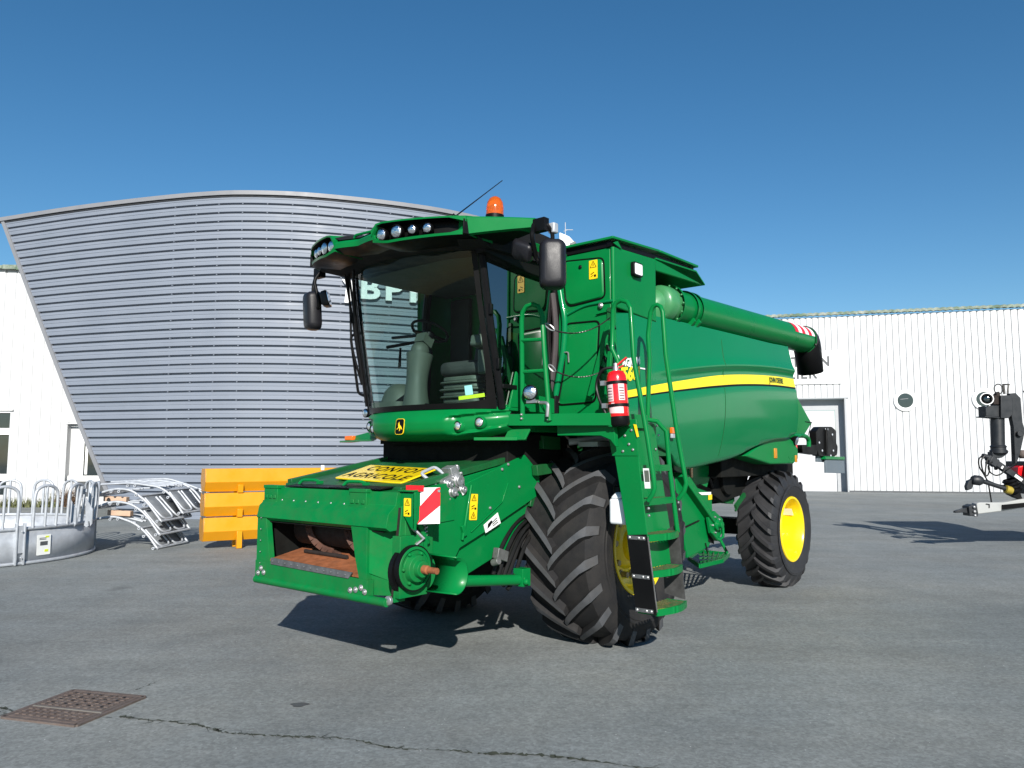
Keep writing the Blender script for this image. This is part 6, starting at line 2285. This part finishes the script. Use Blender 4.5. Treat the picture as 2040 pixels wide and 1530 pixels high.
mb.obox(p + Vector((0, .02, -.03)), (.03, 0, 0), (0, .010, 0), (0, 0, .02))
mb.build('reflector_base', 'galva', pan, bevel=.004)

# ---------- unloading auger
A0, A1 = Vector((-.62, 1.33, 3.05)), Vector((-4.30, 1.38, 3.13))
ad = (A1 - A0).normalized()
AR = .168
mb = MB()
L_ = (A1 - A0).length
mb.lathe([(AR, .12), (AR, L_ - .02), (AR + .012, L_ - .02), (AR + .012, L_ + .02), (AR - .01, L_ + .02)], A0, ad, 36)
mb.lathe([(AR + .035, .05), (AR + .035, .09), (AR, .095)], A0, ad, 36)
mb.lathe([(AR + .02, .36), (AR + .02, .40), (AR, .401)], A0, ad, 36)
mb.lathe([(AR + .02, .47), (AR + .02, .51), (AR, .511)], A0, ad, 36)
for k in (.36, .47):
    mb.obox(A0 + ad * k + Vector((0, .09, -.17)), (.02, 0, 0), (0, .05, .05), (0, -.01, .02))
aug = mb.build('unloading_auger', 'green', H, smooth=45)
mb = MB()
el = crom([(-.50, 1.20, 2.55), (-.50, 1.20, 2.85), (-.52, 1.24, 3.0), (-.62, 1.31, 3.05), A0 + ad * .12], 6)
mb.tube(el, [AR * .9] * 3 + [AR * 1.03] * (len(el) - 3), 24)
mb.lathe([(.0005, -.14), (.15, -.14), (.175, -.10), (.18, .0)], A0, ad, 28)
for k in range(14):
    a = 2 * PI * k / 14
    mb.bolt(A0 + ad * .05 + Vector((0, (AR + .02) * math.cos(a), (AR + .02) * math.sin(a))), -ad, .011, .012)
mb.build('auger_elbow', 'green_pale', aug, smooth=60)
# red and white reflective bands on the outer upper side
u_ = Vector((0, 1, 0)); u_ = (u_ - ad * u_.dot(ad)).normalized(); v_ = ad.cross(u_)
if v_.z < 0: v_ = -v_
for k in range(6):
    mb = MB()
    d0 = L_ - .72 + k * .115
    ra = [A0 + ad * d0 + (u_ * math.cos(R(t)) + v_ * math.sin(R(t))) * (AR + .003) for t in range(8, 80, 6)]
    rb = [p + ad * .115 for p in ra]
    mb.loft([ra, rb], caps=False, closed=False)
    mb.build('reflective_band', 'red' if k % 2 == 0 else 'paper', aug)
# rubber spout
sp = crom([A1 + ad * -.04, A1 + ad * .05, A1 + ad * .11 + Vector((0, .0, -.04)), A1 + ad * .14 + Vector((0, .0, -.12))], 5)
mb = MB()
rings = []
for i, p in enumerate(sp):
    t = i / (len(sp) - 1)
    r_ = AR * 1.04
    tan = (sp[min(i + 1, len(sp) - 1)] - sp[max(i - 1, 0)]).normalized()
    w1 = u_
    w2 = tan.cross(w1).normalized()
    rings.append([p + w1 * r_ * math.cos(2 * PI * k / 24) + w2 * r_ * math.sin(2 * PI * k / 24) for k in range(24)])
mb.loft(rings, caps=False)
e_ = sp[-1]
ring_a = rings[-1]
ring_b = [Vector((q.x * .55 + (e_.x + .02) * .45 + .0, q.y, q.z - .02)) + Vector((0, 0, -.06)) for q in ring_a]
box_ = []
for k in range(24):
    a = 2 * PI * k / 24
    q = ring_a[k] - e_
    box_.append(Vector((e_.x - .09 + q.x * .80, e_.y + q.y * .95, e_.z - .30 - .05 * (q.x / AR))))
mb.loft([ring_a, box_], caps=False)
sp_o = mb.build('rubber_spout', 'black', aug, smooth=60)
so = sp_o.modifiers.new('thickness', 'SOLIDIFY'); so.thickness = .008
mb = MB()
mb.lathe([(AR + .014, -.03), (AR + .02, -.03), (AR + .02, .0), (AR + .014, .0)], A1 + ad * .02, ad, 36)
mb.bolt(sp[-1] + Vector((0, AR, .02)), Y, .014, .01)
mb.bolt(A1 + Vector((.02, AR * .95, -.08)), Y, .014, .014)
mb.build('spout_clamp', 'chain', aug)
# rear deck behind the tank
mb = MB()
mb.prism([(-1.6, .9, 3.34), (-1.85, .9, 3.42), (-2.6, .9, 3.40), (-2.95, .9, 3.30), (-3.1, .9, 2.7), (-1.4, .9, 2.7)], (0, -.8, 0))
mb.box((-3.7, -1.35, 2.3), (-1.25, 1.3, 2.82))
mb.use(1)
for k in range(14):
    mb.bolt((-1.8 - k * .06, .90, 3.36 + .02 * math.sin(k)), Y, .012, .008)
deck = mb.build('engine_hood', ['green', 'steel'], H, bevel=.012)
mb = MB()
mb.lathe([(.03, 0), (.03, .02), (.05, .03), (.05, .05), (.0005, .05)], (-2.45, 1.0, 2.98), Z, 12)
mb.build('filler_cap', 'black', deck)

# ---------- rear end
mb = MB()
mb.prism([(-3.55, .70, 2.55), (-4.55, .70, 2.2), (-4.75, .70, 1.75), (-3.55, .70, 1.60)], (0, -1.4, 0))
mb.prism([(-3.75, 1.30, 2.30), (-4.08, 1.28, 2.08), (-4.05, 1.28, 1.92), (-3.75, 1.30, 1.75)], (0, -.6, 0))
mb.prism([(-4.3618, 1.25, 2.3879), (-4.4494, 1.25, 2.3256), (-4.8883, 1.25, 2.0506), (-4.5358, 1.25, 1.8571), (-4.2722, 1.25, 1.8388)], (0, -.5, 0))
rear = mb.build('straw_hood', 'green', H, bevel=.008)
mb = MB()
mb.prism([(-2.35, 1.36, 1.60), (-3.15, 1.36, 1.83), (-3.75, 1.36, 1.83), (-3.88, 1.36, 1.78), (-4.02, 1.36, 1.70), (-4.02, 1.36, 1.56), (-3.85, 1.36, 1.50), (-3.1, 1.36, 1.50)], (0, -.35, 0))
tail = mb.build('rear_light_box', 'green', rear, bevel=.02, seg=3)
mb = MB()
mb.obox((-3.2459, 1.365, 1.6318), (.04, 0, 0), (0, .006, 0), (0, 0, .06))
mb.build('side_reflector', 'orange_dull', tail, bevel=.003)
mb = MB()
mb.obox((-3.9261, 1.365, 1.5637), (.03, 0, 0), (0, .006, 0), (0, 0, .045))
mb.build('side_reflector', 'orange_dull', tail, bevel=.003)
mb = MB()
mb.box((-4.06, 1.05, 1.62), (-4.03, 1.34, 1.74))
mb.build('tail_lamp', 'red', tail, bevel=.005)
mb = MB()
mb.tube(rnd([(-4.0275, 1.3, 1.8595), (-4.4509, 1.3, 1.868), (-4.6006, 1.3, 1.8305), (-4.5894, 1.3, 1.7227)], .08, 5), .03, 10)
mb.tube([(-3.9136, 1.34, 1.8183), (-4.2811, 1.34, 1.877)], .012, 8)
mb.build('rear_arm', 'green', rear)
mb = MB()
mb.tube([(-4.8689, 1.25, 2.0569), (-4.7988, 1.25, 1.9582), (-4.7092, 1.25, 1.8536)], .005, 6)
mb.tube([(-4.6333, 1.25, 2.0627), (-4.889, 1.25, 2.0575)], .008, 6)
mb.build('cable', 'black', rear)
lamp(rear, 'rear_work_lamp', (-3.9062, 1.38, 1.7921), (0, 1, -.3), .055)
# folded black board on its bracket at the rear
BY = 1.15
def bq(p): return Vector(p)
mb = MB()
mb.prism([(-4.791, 1.15, 1.7532), (-5.3814, 1.15, 1.7598), (-5.3658, 1.15, 1.6163), (-4.7801, 1.15, 1.6431)], (0, -.12, 0))
mb.prism(rnd([(-5.3602, 1.15, 1.9534), (-5.5391, 1.15, 2.0234), (-6.0569, 1.15, 2.0384), (-6.2621, 1.15, 1.9832), (-6.2387, 1.15, 1.7921), (-6.3048, 1.15, 1.7471), (-6.2648, 1.15, 1.6173), (-6.0716, 1.15, 1.5796), (-5.4493, 1.15, 1.602), (-5.3532, 1.15, 1.695)], .03, 3, closed=True), (0, -.10, 0))
mb.tube([(-5.7709, 1.16, 2.0077), (-5.7258, 1.16, 1.6167)], .02, 6)
mb.use(1)
for q in ((-5.4549, 1.155, 1.7894), (-5.5717, 1.155, 1.6746), (-6.0674, 1.155, 1.6771), (-6.0498, 1.155, 1.9175), (-5.943, 1.155, 1.6021), (-5.0336, 1.155, 1.7419)):
    mb.bolt(q, Y, .02, .01)
mb.obox((-5.8074, 1.155, 1.994), (.06, 0, 0), (0, .004, 0), (0, 0, .015))
brd = mb.build('folding_board', ['ink', 'galva'], rear, bevel=.006)
mb = MB()
mb.prism([(-5.7296, 1.15, 1.5727), (-6.6005, 1.15, 1.5711), (-6.5944, 1.15, 1.331), (-5.7265, 1.15, 1.3533)], (0, -.03, 0))
mb.prism([(-5.5144, 1.1, 1.602), (-5.9072, 1.1, 1.5723), (-5.8995, 1.1, 1.5055), (-5.505, 1.1, 1.5152)], (0, -.03, 0))
mb.build('grey_plate', 'galva_flat', brd, bevel=.004)
mb = MB()
mb.prism([(-5.6701, 1.17, 1.5948), (-6.5607, 1.17, 1.5867), (-6.5547, 1.17, 1.5403), (-5.6651, 1.17, 1.551)], (0, -.08, 0))
mb.tube([(-5.0049, 1.08, 1.7001), (-4.2, .9, 1.75)], .035, 8)
mb.build('board_bracket', 'green', brd, bevel=.004)

# ---------- lower left side: clean grain elevator box, fold-down step, strut
EY = 1.22
mb = MB()
mb.prism([(-0.9956, 1.22, 1.3938), (-1.2833, 1.22, 1.4132), (-1.4769, 1.22, 1.2703), (-1.8009, 1.22, 1.207), (-1.8121, 1.22, 0.7521), (-1.6992, 1.22, 0.6466), (-1.2236, 1.22, 0.5801), (-1.1289, 1.22, 0.8451)], (0, -.4, 0))
mb.beam((-1.0126, 1.25, 1.4186), (-1.7216, 1.25, 0.907), .05, .10, Y)
mb.prism([(-1.3629, 1, 1.6172), (-2.303, 1, 1.4765), (-2.0971, 1, 1.1729), (-1.4057, 1, 1.3293)], (0, -.3, 0))
elev = mb.build('elevator_housing', 'green', H, bevel=.008)
mb = MB()
mb.beam((-1.1211, 1.225, 0.8854), (-1.4731, 1.225, 0.9371), .01, .02, Y)
mb.beam((-1.6097, 1.225, 0.6961), (-1.6511, 1.225, 0.5997), .008, .015, Y)
mb.prism([(-1.6869, 1.224, 0.7933), (-1.8174, 1.224, 0.7835), (-1.811, 1.224, 0.6684), (-1.6822, 1.224, 0.7054)], (0, .003, 0))
mb.build('dark_gap', 'dark', elev)
mb = MB()
mb.prism([(-1.4293, 1.21, 1.2716), (-1.8669, 1.05, 1.286), (-2.1582, 1.05, 1.2166), (-1.7735, 1.21, 1.2024)], (0, 0, .012))
mb.use(1)
mb.prism([(-1.4779, 1.224, 1.224), (-1.7691, 1.224, 1.2189), (-1.7674, 1.224, 1.1872), (-1.545, 1.224, 1.1957)], (0, .003, 0))
mb.use(2)
mb.prism([(-1.7038, 1.226, 1.1897), (-1.7875, 1.226, 1.1918), (-1.7846, 1.226, 1.139), (-1.7011, 1.226, 1.1373)], (0, .003, 0))
mb.build('control_label', ['ink', 'paper', 'sticker'], elev, smooth=0)
mb = MB()
c_ = Vector((-1.7495, 1.27, 0.8802))
mb.lathe([(.0005, -.08), (.10, -.08), (.10, -.03), (.06, -.02), (.06, .04), (.035, .05), (.035, .09), (.0005, .09)], c_, Y, 18)
mb.prism([(-1.5795, 1.28, 0.959), (-1.7363, 1.28, 1.0226), (-1.9258, 1.28, 0.9273), (-1.9177, 1.28, 0.79), (-1.7666, 1.28, 0.7075), (-1.6294, 1.28, 0.8012)], (0, -.03, 0))
mb.tube(rnd([(-1.6116, 1.3, 0.8141), (-1.7487, 1.3, 0.7208), (-1.8837, 1.3, 0.7412), (-1.8776, 1.3, 0.8469)], .03), .015, 8)
mb.use(1)
for k in range(5):
    a = 2 * PI * k / 5
    mb.bolt(c_ + Vector((.085 * math.cos(a), -.0, .085 * math.sin(a))), Y, .012, .03)
mb.build('gearbox', ['green', 'steel'], elev, bevel=.003)
mb = MB()
s0 = Vector((-2.4448, 0.5954, 0.4)); 
P4 = [Vector((-2.0931, 0.9157, 0.38)), Vector((-2.6833, 0.9165, 0.38)), Vector((-3.3, 0.7191, 0.38)), Vector((-3.3349, 0.2874, 0.38)), Vector((-2.6251, 0.5026, 0.38))]
c4 = sum(P4, Vector()) / 5
for i in range(5):
    mb.beam(P4[i], P4[(i + 1) % 5], .018, .045)
mb.use(1)
a_, b_, c__, d_ = P4[0], P4[1], P4[2], P4[3]
for k in range(1, 6):
    t = k / 6
    mb.beam(a_.lerp(b_, t), P4[4].lerp(P4[3], t) if False else d_.lerp(c__, t), .012, .025)
for k in range(1, 4):
    t = k / 4
    mb.beam(a_.lerp(d_, t), b_.lerp(c__, t), .010, .022)
mb.use(0)
mb.tube([P4[3] + Vector((0, -.02, 0)), P4[3] + Vector((.05, -.15, .45))], .02, 8)
mb.tube([P4[2] + Vector((0, -.02, 0)), P4[2] + Vector((.05, -.25, .45))], .02, 8)
mb.build('fold_step', ['green', 'green_dark'], elev)
# belts, shields and dark guts between elevator and rear wheel
mb = MB()
mb.prism([(-2.4818, 0.95, 1.619), (-3.559, 0.95, 1.5258), (-3.2243, 0.95, 1.1285), (-2.6508, 0.95, 1.0628), (-2.3909, 0.95, 1.1601)], (0, -.5, 0))
mb.prism([(-1.6573, 0.9, 1.5095), (-5.099, 0.9, 1.5521), (-3.6672, 0.9, 1.365), (-2.2376, 0.9, 1.1361)], (0, -.6, 0))
mb.lathe([(.0005, 0), (.18, 0), (.18, .05), (.0005, .05)], (-2.7348, 0.95, 1.3237), Y, 24)
mb.build('belt_shield', 'dark', elev, bevel=.004)
mb = MB()
mb.beam((-2.8827, 1, 0.9951), (-3.1531, 1, 1.1328), .05, .03, Y)
mb.beam((-2.8797, 1, 0.948), (-3.0775, 1, 1.1056), .02, .02, Y)
mb.prism([(-2.7643, 0.9, 1.1444), (-3.1177, 0.9, 1.131), (-3.0381, 0.9, 1.0193), (-2.8134, 0.9, 1.0417)], (0, -.1, 0))
mb.build('axle_strut', 'green_dark', elev)
mb = MB()
mb.obox((-1.7445, 1.02, 1.4287), (.02, 0, 0), (0, .004, 0), (0, 0, .06))
mb.build('warning_stripe', 'orange_dull', elev)

# ================================================================== things carried by the harvester
def to_world(p):
    p = Vector(p)
    return Matrix.Rotation(HZ, 4, 'Z') @ p + Vector(HL)
# fire extinguisher strapped to the handrail
ex_l = Vector((0.88, 1.7622, 1.8222))
ext = thing('fire_extinguisher', 'red fire extinguisher strapped to the green handrail beside the yellow stripe', 'fire extinguisher', to_world(ex_l), HZ)
tilt = Vector((0.0, -.07, 1)).normalized()
mb = MB()
mb.lathe([(.0005, .075), (.074, .075), (.077, .085), (.077, .36), (.072, .395), (.06, .42), (.03, .432), (.0005, .434)], (0, 0, 0), tilt, 32)
mb.use(1)
mb.lathe([(.0005, 0), (.064, .0), (.078, .015), (.078, .076)], (0, 0, 0), tilt, 32)
mb.build('cylinder', ['red_ext', 'black'], ext, smooth=50)
mb = MB()
for z0 in (.14, .17, .31, .33):
    pass
def lab(z0, z1, a0, a1, mt, r=.0785):
    mb.use(mt)
    base = tilt.orthogonal()
    ra, rb = [], []
    for k in range(13):
        a = R(a0 + (a1 - a0) * k / 12)
        o_ = Vector((math.cos(a) * r, math.sin(a) * r, 0))
        ra.append(o_ + tilt * z0); rb.append(o_ + tilt * z1)
    mb.loft([ra, rb], caps=False, closed=False)
lab(.10, .15, -30, 60, 0); lab(.19, .33, -35, 8, 0); lab(.20, .34, 38, 75, 0); lab(.205, .285, 12, 34, 1)
for k in range(5):
    lab(.20 + k * .022, .205 + k * .022, -30, 2, 2, .0795)
    lab(.21 + k * .02, .216 + k * .02, 42, 70, 2, .0795)
lab(.155, .18, -10, 10, 0)
mb.build('label', ['pinkish', 'red_ext', 'ink'], ext, smooth=0)
mb = MB()
for z0 in (.16, .335):
    mb.lathe([(.079, z0 - .012), (.082, z0 - .012), (.082, z0 + .012), (.079, z0 + .012)], (0, 0, 0), tilt, 32)
mb.build('strap', 'black', ext)
mb = MB()
mb.lathe([(.025, .42), (.025, .45), (.018, .47), (.018, .49), (.0005, .49)], (0, 0, 0), tilt, 14)
for z0 in (.16, .335):
    mb.obox(tilt * z0 + Vector((.06, -.08, 0)), (.02, 0, 0), (0, .02, 0), (0, 0, .018))
mb.build('valve', 'steel', ext)
mb = MB()
t_ = tilt * .48
mb.beam(t_ + Vector((0, -.02, -.03)), t_ + Vector((-.02, .09, .05)), .02, .012)
mb.beam(t_ + Vector((0, -.02, -.045)), t_ + Vector((-.02, .06, -.01)), .018, .01)
mb.build('lever', 'red_ext', ext)
mb = MB()
mb.tube(crom([tilt * .46, tilt * .44 + Vector((.05, -.09, 0)), tilt * .34 + Vector((.04, -.16, 0)), tilt * .22 + Vector((.05, -.14, 0)), tilt * .12 + Vector((.06, -.09, 0)), tilt * .05 + Vector((.05, -.07, 0))], 5), .011, 8)
mb.build('hose', 'hose', ext)
mb = MB()
mb.obox(tilt * .22 + Vector((-.088, -.03, 0)), (.008, 0, 0), (0, .025, 0), (0, 0, .12))
mb.build('bracket', 'black', ext)

# yellow convoy sign lying on the feeder house
sg_o = to_world((1.82, .15, 1.452))
sg = thing('convoy_sign', 'yellow sign reading CONVOI AGRICOLE lying flat on the feeder house', 'sign', sg_o, HZ)
fr = Frame((0, 0, 0), (0, 1, -.03), (-1.0, 0, .27))
mb = MB()
mb.prism(rrect(fr, .80, .38, .015), fr.n * .012)
bd = mb.build('sign_board', 'sign_yellow', sg, bevel=.002)
mb = MB()
f1 = Frame(fr(0, .092, .0125), fr.x, fr.y)
text_mb(mb, 'CONVOI', f1, .165, .001, bold=.003, sx=.85, spacing=1.15)
f1 = Frame(fr(0, -.092, .0125), fr.x, fr.y)
text_mb(mb, 'AGRICOLE', f1, .165, .001, bold=.003, sx=.85, spacing=1.12)
mb.build('lettering', 'ink', sg, smooth=0)
mb = MB()
for k in (-1, 1):
    mb.beam(fr(.35 * k, -.18, -.02), fr(.35 * k, .18, -.02), .03, .04)
mb.build('sign_rail', 'green_dark', sg)
